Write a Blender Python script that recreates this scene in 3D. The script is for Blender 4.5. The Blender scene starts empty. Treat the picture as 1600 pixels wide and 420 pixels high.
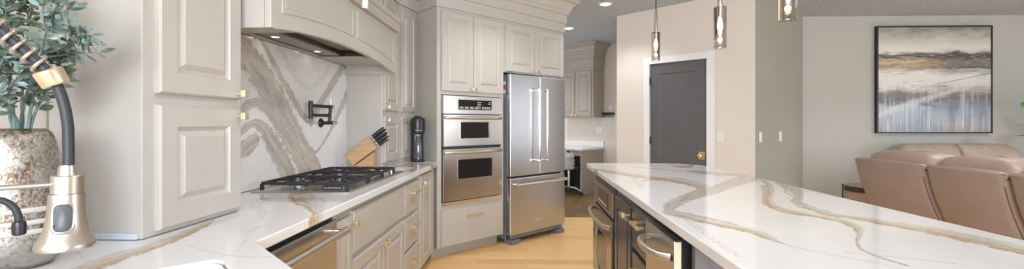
import bpy, bmesh, math, random
import numpy as np
from mathutils import Vector, Matrix, noise as mnoise
from mathutils.geometry import delaunay_2d_cdt

C = bpy.context.scene.collection
R = math.radians
rng = random.Random(7)

# ---------------------------------------------------------------- camera
cam_d = bpy.data.cameras.new('camera')
cam_d.sensor_fit = 'HORIZONTAL'; cam_d.sensor_width = 36.0
cam_d.lens = 36.0 * 700.0 / 1600.0
cam_d.shift_y = -17.0 / 1600.0
cam_d.clip_start = 0.02
cam = bpy.data.objects.new('camera', cam_d); C.objects.link(cam)
cam.location = (0, 0, 1.27); cam.rotation_euler = (R(90), 0, R(1.9))
bpy.context.scene.camera = cam

# ---------------------------------------------------------------- light
sc = bpy.context.scene
vs = sc.view_settings
vs.view_transform = 'Standard'; vs.look = 'None'; vs.gamma = 1.0
vs.use_curve_mapping = False
vs.exposure = 0.78
world = bpy.data.worlds.new('world'); sc.world = world
world.use_nodes = True
wb = world.node_tree.nodes['Background']
wb.inputs['Color'].default_value = (0.90, 0.95, 1.0, 1)
wb.inputs['Strength'].default_value = 0.85

def area(name, loc, target, sx, sy, power, col=(1, 1, 1)):
    l = bpy.data.lights.new(name, 'AREA'); l.shape = 'RECTANGLE'
    l.size = sx; l.size_y = sy; l.energy = power; l.color = col
    o = bpy.data.objects.new(name, l); C.objects.link(o)
    o.location = loc
    o.rotation_euler = (Vector(target) - Vector(loc)).to_track_quat('-Z', 'Y').to_euler()
    return o
# daylight through the windows of the walls behind the camera and of the living room
area('window_daylight_rear', (0.85, -3.06, 1.62), (0.85, 0.0, 1.5), 3.4, 1.35, 170, (0.88, 0.96, 1.08))
area('window_daylight_left', (-1.60, -1.40, 1.62), (1.0, -1.2, 1.45), 2.2, 1.25, 14, (0.88, 0.96, 1.08))
area('window_daylight_living', (8.58, 0.85, 1.45), (2.0, 1.15, 1.3), 3.4, 2.0, 60, (0.88, 0.96, 1.08))

area('added_fridge_fill', (8.58, 4.7, 1.45), (2.0, 4.7, 1.3), 1.0, 2.0, 5, (0.88, 0.96, 1.08))  # unseen fill light, added to brighten the reflection in the fridge door

# ---------------------------------------------------------------- materials
MATS = {}
def mat(name, col, rough=0.5, metal=0.0, **kw):
    m = bpy.data.materials.new(name); m.use_nodes = True
    b = m.node_tree.nodes['Principled BSDF']
    b.inputs['Base Color'].default_value = (*col, 1)
    b.inputs['Roughness'].default_value = rough
    b.inputs['Metallic'].default_value = metal
    for k, v in kw.items():
        b.inputs[k.replace('_', ' ')].default_value = v
    MATS[name] = m
    return m
def N(m, t, **kw):
    n = m.node_tree.nodes.new(t)
    for k, v in kw.items(): setattr(n, k, v)
    return n
def L(m, a, b): m.node_tree.links.new(a, b)
def bsdf(m): return m.node_tree.nodes['Principled BSDF']
def coords(m, scale=(1, 1, 1), rot=(0, 0, 0), kind='Object'):
    tc = N(m, 'ShaderNodeTexCoord'); mp = N(m, 'ShaderNodeMapping')
    mp.inputs['Scale'].default_value = scale; mp.inputs['Rotation'].default_value = rot
    L(m, tc.outputs[kind], mp.inputs['Vector']); return mp.outputs['Vector']
def noise(m, vec, scale, detail=4, rough=0.5):
    n = N(m, 'ShaderNodeTexNoise'); n.inputs['Scale'].default_value = scale
    n.inputs['Detail'].default_value = detail; n.inputs['Roughness'].default_value = rough
    if vec is not None: L(m, vec, n.inputs['Vector'])
    return n.outputs['Fac']
def ramp(m, fac, stops, interp='LINEAR'):
    r = N(m, 'ShaderNodeValToRGB'); r.color_ramp.interpolation = interp
    e = r.color_ramp.elements
    while len(e) < len(stops): e.new(0.5)
    for i, (p, c) in enumerate(stops):
        e[i].position = p; e[i].color = (*c, 1) if len(c) == 3 else c
    L(m, fac, r.inputs['Fac']); return r.outputs['Color']
def mixc(m, fac, a, b, blend='MIX'):
    n = N(m, 'ShaderNodeMix', data_type='RGBA', blend_type=blend)
    for v, i in ((fac, 0), (a, 6), (b, 7)):
        if hasattr(v, 'links') or hasattr(v, 'is_linked'): L(m, v, n.inputs[i])
        elif i == 0: n.inputs[0].default_value = v
        else: n.inputs[i].default_value = (*v, 1)
    return n.outputs[2]
def math_(m, op, a, b=None, clamp=False):
    n = N(m, 'ShaderNodeMath', operation=op, use_clamp=clamp)
    for v, i in ((a, 0), (b, 1)):
        if v is None: continue
        if isinstance(v, (int, float)): n.inputs[i].default_value = v
        else: L(m, v, n.inputs[i])
    return n.outputs[0]
def maprange(m, v, a, b, c=0.0, d=1.0, smooth=True):
    n = N(m, 'ShaderNodeMapRange')
    if smooth: n.interpolation_type = 'SMOOTHSTEP'
    n.inputs[1].default_value = a; n.inputs[2].default_value = b
    n.inputs[3].default_value = c; n.inputs[4].default_value = d
    L(m, v, n.inputs[0]); return n.outputs[0]
def bump(m, h, strength=0.2, dist=0.01):
    b = N(m, 'ShaderNodeBump'); b.inputs['Strength'].default_value = strength
    b.inputs['Distance'].default_value = dist
    L(m, h, b.inputs['Height']); L(m, b.outputs['Normal'], bsdf(m).inputs['Normal'])
def basecol(m, c): L(m, c, bsdf(m).inputs['Base Color'])

paint = mat('greige_cabinet_paint', (0.51, 0.485, 0.455), 0.33)
basecol(paint, ramp(paint, noise(paint, coords(paint), 6, 3), [(0.3, (0.505, 0.473, 0.425)), (0.7, (0.525, 0.492, 0.443))]))
nookpaint = mat('taupe_desk_paint', (0.40, 0.345, 0.29), 0.4)
basecol(nookpaint, ramp(nookpaint, noise(nookpaint, coords(nookpaint), 6, 3), [(0.3, (0.39, 0.335, 0.28)), (0.7, (0.41, 0.355, 0.30))]))
navy = mat('dark_island_paint', (0.05, 0.05, 0.062), 0.25)
basecol(navy, ramp(navy, noise(navy, coords(navy), 8, 3), [(0.3, (0.048, 0.048, 0.06)), (0.7, (0.056, 0.055, 0.066))]))
navygrey = mat('slate_island_end_paint', (0.14, 0.145, 0.165), 0.4)
basecol(navygrey, ramp(navygrey, noise(navygrey, coords(navygrey), 8, 3), [(0.3, (0.135, 0.14, 0.16)), (0.7, (0.145, 0.15, 0.17))]))
def wallmat(name, c):
    m = mat(name, c, 0.85)
    v = coords(m)
    basecol(m, ramp(m, noise(m, v, 3, 3), [(0.3, tuple(x * 0.985 for x in c)), (0.7, tuple(min(1, x * 1.015) for x in c))]))
    bump(m, noise(m, v, 160, 3), 0.12, 0.004); return m
cream = wallmat('cream_wall_paint', (0.78, 0.715, 0.64))
taupe = wallmat('taupe_wall_paint', (0.51, 0.51, 0.475))
taupe_dark = wallmat('darker_taupe_side_wall', (0.37, 0.36, 0.31))  # the wall taupe made darker for the pantry side wall alone
warmwall = wallmat('warm_beige_wall_paint', (0.66, 0.60, 0.53))
nookwall = wallmat('pale_nook_wall_paint', (0.74, 0.67, 0.59))
ceilm = mat('textured_ceiling_paint', (0.60, 0.61, 0.62), 0.95)
v = coords(ceilm, (1, 1.6, 1))
bump(ceilm, noise(ceilm, v, 22, 6, 0.68), 1.0, 0.06)
basecol(ceilm, ramp(ceilm, noise(ceilm, v, 40, 4), [(0.38, (0.63, 0.69, 0.75)), (0.62, (0.82, 0.87, 0.92))]))
white = mat('white_trim_paint', (0.86, 0.86, 0.86), 0.4)
basecol(white, ramp(white, noise(white, coords(white), 5, 2), [(0.3, (0.85, 0.85, 0.855)), (0.7, (0.87, 0.87, 0.87))]))
plate = mat('white_plastic', (0.85, 0.85, 0.84), 0.35)
doorgrey = mat('charcoal_door_paint', (0.095, 0.096, 0.10), 0.45)
basecol(doorgrey, ramp(doorgrey, noise(doorgrey, coords(doorgrey), 9, 3), [(0.3, (0.112, 0.113, 0.116)), (0.7, (0.124, 0.125, 0.128))]))

def steel(name, c, rough=0.26, axis=(1, 1, 60)):
    m = mat(name, c, rough, 1.0)
    v = coords(m, axis)
    n = noise(m, v, 14, 5, 0.7)
    L(m, maprange(m, n, 0.3, 0.7, rough - 0.005, rough + 0.01), bsdf(m).inputs['Roughness'])
    basecol(m, ramp(m, n, [(0.3, tuple(x * 0.992 for x in c)), (0.7, tuple(x * 1.008 for x in c))]))
    return m
stainless = steel('brushed_stainless', (0.54, 0.545, 0.555))
stain_dark = steel('dark_stainless', (0.42, 0.37, 0.34), 0.24)
ovensteel = steel('warm_stainless', (0.54, 0.505, 0.47), 0.24)
satin = steel('satin_nickel', (0.62, 0.56, 0.49), 0.33, (40, 40, 1))
chrome = mat('polished_steel', (0.78, 0.78, 0.78), 0.12, 1.0)
gold = mat('brushed_gold', (0.83, 0.62, 0.33), 0.36, 0.85)
palegold = mat('champagne_gold', (0.86, 0.72, 0.50), 0.30, 0.9)
blackmetal = mat('matte_black_metal', (0.018, 0.018, 0.02), 0.38)
iron = mat('cast_iron', (0.022, 0.022, 0.024), 0.55)
bump(iron, noise(iron, coords(iron), 300, 3), 0.15, 0.002)
rubber = mat('black_rubber', (0.03, 0.032, 0.035), 0.5)
greybutton = mat('grey_button_plastic', (0.09, 0.09, 0.095), 0.4)
blackplastic = mat('black_plastic', (0.02, 0.02, 0.022), 0.3)
blackglass = mat('black_glass', (0.012, 0.012, 0.013), 0.06)
fridgeside = mat('grey_fridge_side', (0.22, 0.24, 0.28), 0.42, 0.2)
darkvoid = mat('dark_interior', (0.015, 0.014, 0.013), 0.8)
plainquartz = mat('plain_white_quartz', (0.82, 0.80, 0.77), 0.15)
porcelain = mat('white_porcelain', (0.88, 0.89, 0.90), 0.12)
glass = mat('clear_glass', (1, 1, 1), 0.02, Transmission_Weight=1.0, IOR=1.45)
smoke = mat('smoked_glass', (0.74, 0.68, 0.63), 0.03, Transmission_Weight=1.0, IOR=1.3)
def emit(name, c, s):
    m = mat(name, c, 0.5); b = bsdf(m)
    b.inputs['Emission Color'].default_value = (*c, 1); b.inputs['Emission Strength'].default_value = s
    return m
bulbm = emit('warm_bulb', (1.0, 0.74, 0.42), 22)
lampm = emit('downlight_lens', (1.0, 0.93, 0.82), 9)
hoodled = emit('hood_led', (1.0, 0.95, 0.85), 5)

# quartz: the vein attributes are smooth distances; the noise roughens their edges
def quartz():
    m = mat('white_quartz_with_taupe_veins', (0.85, 0.84, 0.82), 0.11)
    v = coords(m)
    base = ramp(m, noise(m, v, 2.2, 8, 0.62), [(0.35, (0.75, 0.742, 0.73)), (0.5, (0.80, 0.792, 0.778)), (0.7, (0.81, 0.80, 0.79))])
    nz = noise(m, v, 22, 8, 0.65)
    fine = noise(m, v, 130, 5, 0.7)
    wob = math_(m, 'MULTIPLY', math_(m, 'SUBTRACT', nz, 0.5), 1.5)
    wobf = math_(m, 'MULTIPLY', math_(m, 'SUBTRACT', fine, 0.5), 1.1)
    def attr(n):
        a = N(m, 'ShaderNodeAttribute'); a.attribute_name = n
        return math_(m, 'ADD', math_(m, 'ADD', a.outputs['Fac'], wob), wobf)
    g = attr('vein_grey'); w = attr('vein_warm'); t = attr('vein_thin'); s = attr('vein_speck')
    def streak(n, f, sc):
        a = N(m, 'ShaderNodeAttribute'); a.attribute_name = n
        sx = N(m, 'ShaderNodeSeparateXYZ'); L(m, v, sx.inputs[0]); cb = N(m, 'ShaderNodeCombineXYZ')
        L(m, math_(m, 'MULTIPLY', a.outputs['Fac'], f), cb.inputs[0])
        L(m, math_(m, 'MULTIPLY', math_(m, 'ADD', sx.outputs['X'], sx.outputs['Z']), sc), cb.inputs[1]); L(m, math_(m, 'MULTIPLY', sx.outputs['Y'], sc), cb.inputs[2])
        return a.outputs['Fac'], noise(m, cb.outputs[0], 1.0, 7, 0.72)
    sd, st = streak('side_grey', 2.2, 5)
    grit = noise(m, v, 170, 4, 0.75)
    cg = ramp(m, math_(m, 'ADD', math_(m, 'MULTIPLY', st, 0.62), math_(m, 'MULTIPLY', grit, 0.38)), [(0.36, (0.36, 0.29, 0.215)), (0.46, (0.50, 0.445, 0.385)), (0.56, (0.60, 0.56, 0.515)), (0.68, (0.74, 0.715, 0.68))])
    cg = mixc(m, math_(m, 'MULTIPLY', maprange(m, g, 0.35, 0.0), 0.5), cg, (0.40, 0.32, 0.235))
    sdw, stw = streak('side_warm', 2.4, 6)
    cw = ramp(m, math_(m, 'ADD', math_(m, 'ADD', math_(m, 'MULTIPLY', stw, 0.55), math_(m, 'MULTIPLY', grit, 0.40)), math_(m, 'MULTIPLY', sdw, 0.10)), [(0.34, (0.36, 0.22, 0.10)), (0.43, (0.55, 0.42, 0.29)), (0.53, (0.66, 0.61, 0.55)), (0.64, (0.76, 0.73, 0.69))])
    col = mixc(m, maprange(m, g, 0.0, 0.16), base, cg)
    col = mixc(m, maprange(m, w, 0.0, 0.18), col, cw)
    col = mixc(m, math_(m, 'MULTIPLY', maprange(m, t, 0.0, 0.8), 0.42), col, (0.46, 0.38, 0.29))
    sp = math_(m, 'MULTIPLY', maprange(m, s, -0.1, 0.5), maprange(m, fine, 0.50, 0.60))
    col = mixc(m, math_(m, 'MULTIPLY', sp, 0.8), col, (0.42, 0.30, 0.18))
    basecol(m, col); return m
quartzm = quartz()

def planks():
    m = mat('honey_oak_planks', (0.6, 0.4, 0.2), 0.32)
    v = coords(m)
    b = N(m, 'ShaderNodeTexBrick'); b.offset = 0.37; b.squash = 1.0
    b.inputs['Scale'].default_value = 1.0; b.inputs['Brick Width'].default_value = 1.25
    b.inputs['Row Height'].default_value = 0.127; b.inputs['Mortar Size'].default_value = 0.0016
    b.inputs['Color1'].default_value = (0.0, 0, 0, 1); b.inputs['Color2'].default_value = (1, 1, 1, 1)
    b.inputs['Mortar'].default_value = (0.5, 0.5, 0.5, 1); b.inputs['Bias'].default_value = 0.0
    L(m, v, b.inputs['Vector'])
    tone = ramp(m, b.outputs['Color'], [(0.0, (0.72, 0.42, 0.16)), (0.5, (0.94, 0.59, 0.245)), (1.0, (1.0, 0.73, 0.37))])
    gv = coords(m, (1.2, 22, 1))
    grain = noise(m, gv, 3.0, 7, 0.65)
    col = mixc(m, 0.42, tone, ramp(m, grain, [(0.3, (0.70, 0.41, 0.16)), (0.5, (0.95, 0.60, 0.26)), (0.7, (1.0, 0.69, 0.34))]))
    col = mixc(m, math_(m, 'MULTIPLY', b.outputs['Fac'], 0.7), col, (0.28, 0.16, 0.07))
    basecol(m, col); return m
plankm = planks()
def slate():
    m = mat('brown_slate_tile', (0.2, 0.13, 0.07), 0.4)
    v = coords(m, (1, 1, 1), (0, 0, R(12)))
    b = N(m, 'ShaderNodeTexBrick'); b.offset = 0.5
    b.inputs['Scale'].default_value = 1.0; b.inputs['Brick Width'].default_value = 0.42
    b.inputs['Row Height'].default_value = 0.42; b.inputs['Mortar Size'].default_value = 0.007
    b.inputs['Color1'].default_value = (0.15, 0.078, 0.026, 1); b.inputs['Color2'].default_value = (0.25, 0.145, 0.05, 1)
    b.inputs['Mortar'].default_value = (0.38, 0.32, 0.22, 1)
    L(m, v, b.inputs['Vector'])
    col = mixc(m, 0.45, b.outputs['Color'], ramp(m, noise(m, v, 5, 7, 0.65), [(0.3, (0.08, 0.055, 0.025)), (0.7, (0.32, 0.185, 0.06))]), 'MIX')
    basecol(m, col); bump(m, noise(m, v, 9, 6), 0.3, 0.01); return m
slatem = slate()

def leather(name, c1, c2):
    m = mat(name, c1, 0.42)
    v = coords(m)
    col = ramp(m, noise(m, v, 7, 6, 0.6), [(0.3, c1), (0.7, c2)])
    basecol(m, col)
    h = math_(m, 'ADD', noise(m, v, 220, 3), math_(m, 'MULTIPLY', noise(m, coords(m, (2, 1, 1)), 9, 3), 2.0))
    bump(m, h, 0.18, 0.006); return m
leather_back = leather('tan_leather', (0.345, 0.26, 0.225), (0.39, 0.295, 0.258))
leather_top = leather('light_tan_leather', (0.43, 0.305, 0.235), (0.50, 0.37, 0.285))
leather_grey = leather('taupe_leather', (0.34, 0.265, 0.215), (0.41, 0.33, 0.275))
seam = mat('dark_seam', (0.09, 0.06, 0.05), 0.6)

def wood(name, c1, c2, axis=(30, 2, 30), rough=0.45):
    m = mat(name, c1, rough)
    basecol(m, ramp(m, noise(m, coords(m, axis), 2.2, 6, 0.6), [(0.3, c1), (0.7, c2)])); return m
blockwood = wood('light_acacia_wood', (0.40, 0.225, 0.10), (0.62, 0.40, 0.20), (3, 40, 40))
darkwood = wood('dark_walnut', (0.045, 0.025, 0.018), (0.11, 0.06, 0.04), (4, 30, 30), 0.25)
palewood = wood('pale_taupe_wood', (0.42, 0.32, 0.26), (0.50, 0.39, 0.32), (4, 4, 30))

def mercury():
    m = mat('mottled_mercury_glass', (0.7, 0.68, 0.66), 0.24, 0.9)
    v = coords(m, (1, 1, 0.75))
    n = math_(m, 'ADD', noise(m, v, 150, 6, 0.78), math_(m, 'MULTIPLY', noise(m, v, 16, 4), 0.75))
    col = ramp(m, n, [(0.72, (0.12, 0.075, 0.042)), (0.82, (0.27, 0.21, 0.15)), (0.90, (0.38, 0.355, 0.32)), (0.98, (0.46, 0.45, 0.43))])
    basecol(m, col)
    L(m, ramp(m, n, [(0.7, (0.55, 0.55, 0.55)), (0.9, (0.32, 0.32, 0.32))]), bsdf(m).inputs['Roughness'])
    bump(m, n, 0.25, 0.006); return m
mercm = mercury()
frosted = mat('frosted_silver_band', (0.60, 0.575, 0.54), 0.45, 0.4)
def leafm(name, c1, c2):
    m = mat(name, c1, 0.5)
    basecol(m, ramp(m, noise(m, coords(m), 30, 3), [(0.3, c1), (0.7, c2)])); return m
leaf_a = leafm('blue_green_leaf', (0.09, 0.13, 0.10), (0.24, 0.30, 0.25))
leaf_b = leafm('olive_leaf', (0.10, 0.145, 0.085), (0.22, 0.28, 0.18))
leaf_c = leafm('pale_leaf', (0.22, 0.32, 0.31), (0.36, 0.47, 0.46))
stemm = leafm('green_grey_stem', (0.12, 0.20, 0.18), (0.20, 0.30, 0.27))
leaf_g = leafm('fresh_green_leaf', (0.07, 0.22, 0.03), (0.16, 0.36, 0.07))
jacketm = mat('silver_quilted_nylon', (0.62, 0.60, 0.57), 0.38)
basecol(jacketm, ramp(jacketm, noise(jacketm, coords(jacketm), 12, 3), [(0.3, (0.36, 0.35, 0.33)), (0.7, (0.52, 0.50, 0.48))]))

# ---------------------------------------------------------------- mesh helpers
class MB:
    def __init__(s): s.bm = bmesh.new()
    def _add(s, verts, faces, M=None):
        vs_ = [s.bm.verts.new((M @ Vector(v)) if M else v) for v in verts]
        for f in faces:
            try: s.bm.faces.new([vs_[i] for i in f])
            except ValueError: pass
        return vs_
    def box(s, x0, x1, y0, y1, z0, z1, bev=0.0, seg=2, M=None):
        if x1 < x0: x0, x1 = x1, x0
        if y1 < y0: y0, y1 = y1, y0
        if z1 < z0: z0, z1 = z1, z0
        b = bmesh.new()
        bmesh.ops.create_cube(b, size=1)
        for v in b.verts:
            v.co = ((x0 + x1) / 2 + v.co.x * (x1 - x0), (y0 + y1) / 2 + v.co.y * (y1 - y0), (z0 + z1) / 2 + v.co.z * (z1 - z0))
        if bev > 0:
            bev = min(bev, 0.49 * min(x1 - x0, y1 - y0, z1 - z0))
            bmesh.ops.bevel(b, geom=b.edges[:], offset=bev, segments=seg, affect='EDGES', profile=0.6)
        s.merge(b, M); return s
    def merge(s, b, M=None):
        m = {}
        for v in b.verts: m[v] = s.bm.verts.new((M @ v.co) if M else v.co)
        for f in b.faces:
            try: s.bm.faces.new([m[v] for v in f.verts])
            except ValueError: pass
        b.free()
    def tube(s, pts, r, n=10, cap=True, closed=False):
        pts = [Vector(p) for p in pts]; k = len(pts)
        rs = r if isinstance(r, (list, tuple)) else [r] * k
        t0 = (pts[1] - pts[0]).normalized()
        a = t0.orthogonal().normalized()
        rings = []
        for i in range(k):
            if closed: t = (pts[(i + 1) % k] - pts[i - 1]).normalized()
            else: t = (pts[min(i + 1, k - 1)] - pts[max(i - 1, 0)]).normalized()
            a = (a - t * a.dot(t)).normalized(); b = t.cross(a)
            rings.append([s.bm.verts.new(pts[i] + (a * math.cos(2 * math.pi * j / n) + b * math.sin(2 * math.pi * j / n)) * rs[i]) for j in range(n)])
        for i in range(k if closed else k - 1):
            A, B = rings[i], rings[(i + 1) % k]
            for j in range(n): s.bm.faces.new((A[j], A[(j + 1) % n], B[(j + 1) % n], B[j]))
        if cap and not closed:
            s.bm.faces.new(rings[0][::-1]); s.bm.faces.new(rings[-1])
        return s
    def cyl(s, p0, p1, r, n=24, r1=None): return s.tube([p0, p1], [r, r if r1 is None else r1], n)
    def lathe(s, prof, n=32, M=None, cap0=True, cap1=True, sx=1.0, sy=1.0):
        rings = []
        for (r, z) in prof:
            rings.append(s._add([(r * sx * math.cos(2 * math.pi * j / n), r * sy * math.sin(2 * math.pi * j / n), z) for j in range(n)], [], M))
        for A, B in zip(rings, rings[1:]):
            for j in range(n): s.bm.faces.new((A[j], A[(j + 1) % n], B[(j + 1) % n], B[j]))
        if cap0: s.bm.faces.new(rings[0][::-1])
        if cap1: s.bm.faces.new(rings[-1])
        return s
    def prism(s, outline, a0, a1, axis='z', M=None):
        """closed outline extruded along an axis: z -> (x,y); y -> (x,z); x -> (y,z)"""
        def P(u, v_, w): return {'z': (u, v_, w), 'y': (u, w, v_), 'x': (w, u, v_)}[axis]
        n = len(outline)
        vs_ = s._add([P(u, v_, a0) for u, v_ in outline] + [P(u, v_, a1) for u, v_ in outline], [], M)
        s.bm.faces.new(vs_[:n][::-1]); s.bm.faces.new(vs_[n:])
        for i in range(n): s.bm.faces.new((vs_[i], vs_[(i + 1) % n], vs_[n + (i + 1) % n], vs_[n + i]))
        return s
    def rings(s, loops):
        """loops of equal vertex count joined into a skin, last loop capped"""
        rs = [[s.bm.verts.new(p) for p in lp] for lp in loops]
        n = len(rs[0])
        for A, B in zip(rs, rs[1:]):
            for j in range(n): s.bm.faces.new((A[j], A[(j + 1) % n], B[(j + 1) % n], B[j]))
        s.bm.faces.new(rs[-1]); s.bm.faces.new(rs[0][::-1]); return s
    def build(s, name, m, parent=None, smooth=None, bevel=0.0, sub=0):
        bmesh.ops.recalc_face_normals(s.bm, faces=s.bm.faces[:])
        me = bpy.data.meshes.new(name); s.bm.to_mesh(me); s.bm.free()
        me.materials.append(m)
        o = bpy.data.objects.new(name, me); C.objects.link(o)
        if parent: o.parent = parent
        if bevel:
            md = o.modifiers.new('bevel', 'BEVEL'); md.width = bevel; md.segments = 2; md.limit_method = 'ANGLE'; md.angle_limit = R(40)
        if sub:
            md = o.modifiers.new('sub', 'SUBSURF'); md.levels = sub; md.render_levels = sub
        if smooth is not None:
            for p in me.polygons: p.use_smooth = True
            if smooth < 180: me.set_sharp_from_angle(angle=R(smooth))
        return o

def tag(o, label=None, cat=None, group=None, kind=None):
    if label: o['label'] = label
    if cat: o['category'] = cat
    if group: o['group'] = group
    if kind: o['kind'] = kind
    return o
def thing(name, label, cat, loc=(0, 0, 0), rz=0, group=None):
    o = bpy.data.objects.new(name, None); C.objects.link(o)
    o.empty_display_size = 0.05
    o.location = loc; o.rotation_euler = (0, 0, R(rz))
    return tag(o, label, cat, group)
def struct(o): return tag(o, kind='structure')
def rect(x0, x1, z0, z1, y): return [(x0, y, z0), (x1, y, z0), (x1, y, z1), (x0, y, z1)]

def panel_door(parent, x0, x1, z0, z1, m, name='door', t=0.02, stile=0.064, y=0.0, label=None):
    """raised-panel front; local x across, -y towards the room"""
    def rr(i, yy): return rect(x0 + i, x1 - i, z0 + i, z1 - i, y + yy)
    s = min(stile, (x1 - x0) * 0.27, (z1 - z0) * 0.27); w = min(0.017, (x1 - x0) * 0.09, (z1 - z0) * 0.09)
    b = MB().rings([rr(0, 0), rr(0, -t + 0.006), rr(0.006, -t), rr(s, -t), rr(s + 0.003, -t + 0.005), rr(s + 0.010, -t + 0.011),
                    rr(s + 0.016, -t + 0.012), rr(s + 0.016 + w, -t + 0.002), rr(s + 0.018 + w, -t + 0.0005)])
    o = b.build(name, m, parent)
    if label: o['label'] = label
    return o
def slab_front(parent, x0, x1, z0, z1, m, name='drawer', t=0.02, y=0.0):
    def rr(i, yy): return rect(x0 + i, x1 - i, z0 + i, z1 - i, y + yy)
    return MB().rings([rr(0, 0), rr(0, -t + 0.006), rr(0.006, -t), rr(0.012, -t)]).build(name, m, parent)
def knob(parent, x, z, y=-0.02, m=None):
    b = MB()
    b.cyl((x, y, z), (x, y - 0.020, z), 0.0065, 12)
    b.box(x - 0.0145, x + 0.0145, y - 0.036, y - 0.017, z - 0.0145, z + 0.0145, 0.003)
    return b.build('knob', m or palegold, parent)
def pull(parent, x, z, w=0.13, y=-0.02, m=None, vertical=False):
    b = MB()
    for sg in (-1, 1):
        xx = x + sg * (w / 2 - 0.018)
        b.box(xx - 0.007, xx + 0.007, y - 0.028, y, z - 0.007, z + 0.007, 0.0015)
    b.box(x - w / 2, x + w / 2, y - 0.040, y - 0.025, z - 0.0075, z + 0.0075, 0.002)
    return b.build('handle', m or gold, parent)
def bowed_handle(parent, x0, x1, z, y0, out, r, m, name='handle', n=14, p=0.35):
    pts = [(x0, y0, z)]
    for i in range(n + 1):
        u = i / n
        yy = y0 - out * (1 - abs(2 * u - 1) ** (2 / p)) - 0.0 if 0 else y0 - out * min(1.0, math.sin(math.pi * u) ** p)
        pts.append((x0 + (x1 - x0) * u, yy, z))
    pts = pts[1:]
    return MB().tube(pts, r, 12).build(name, m, parent, smooth=60)

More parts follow.
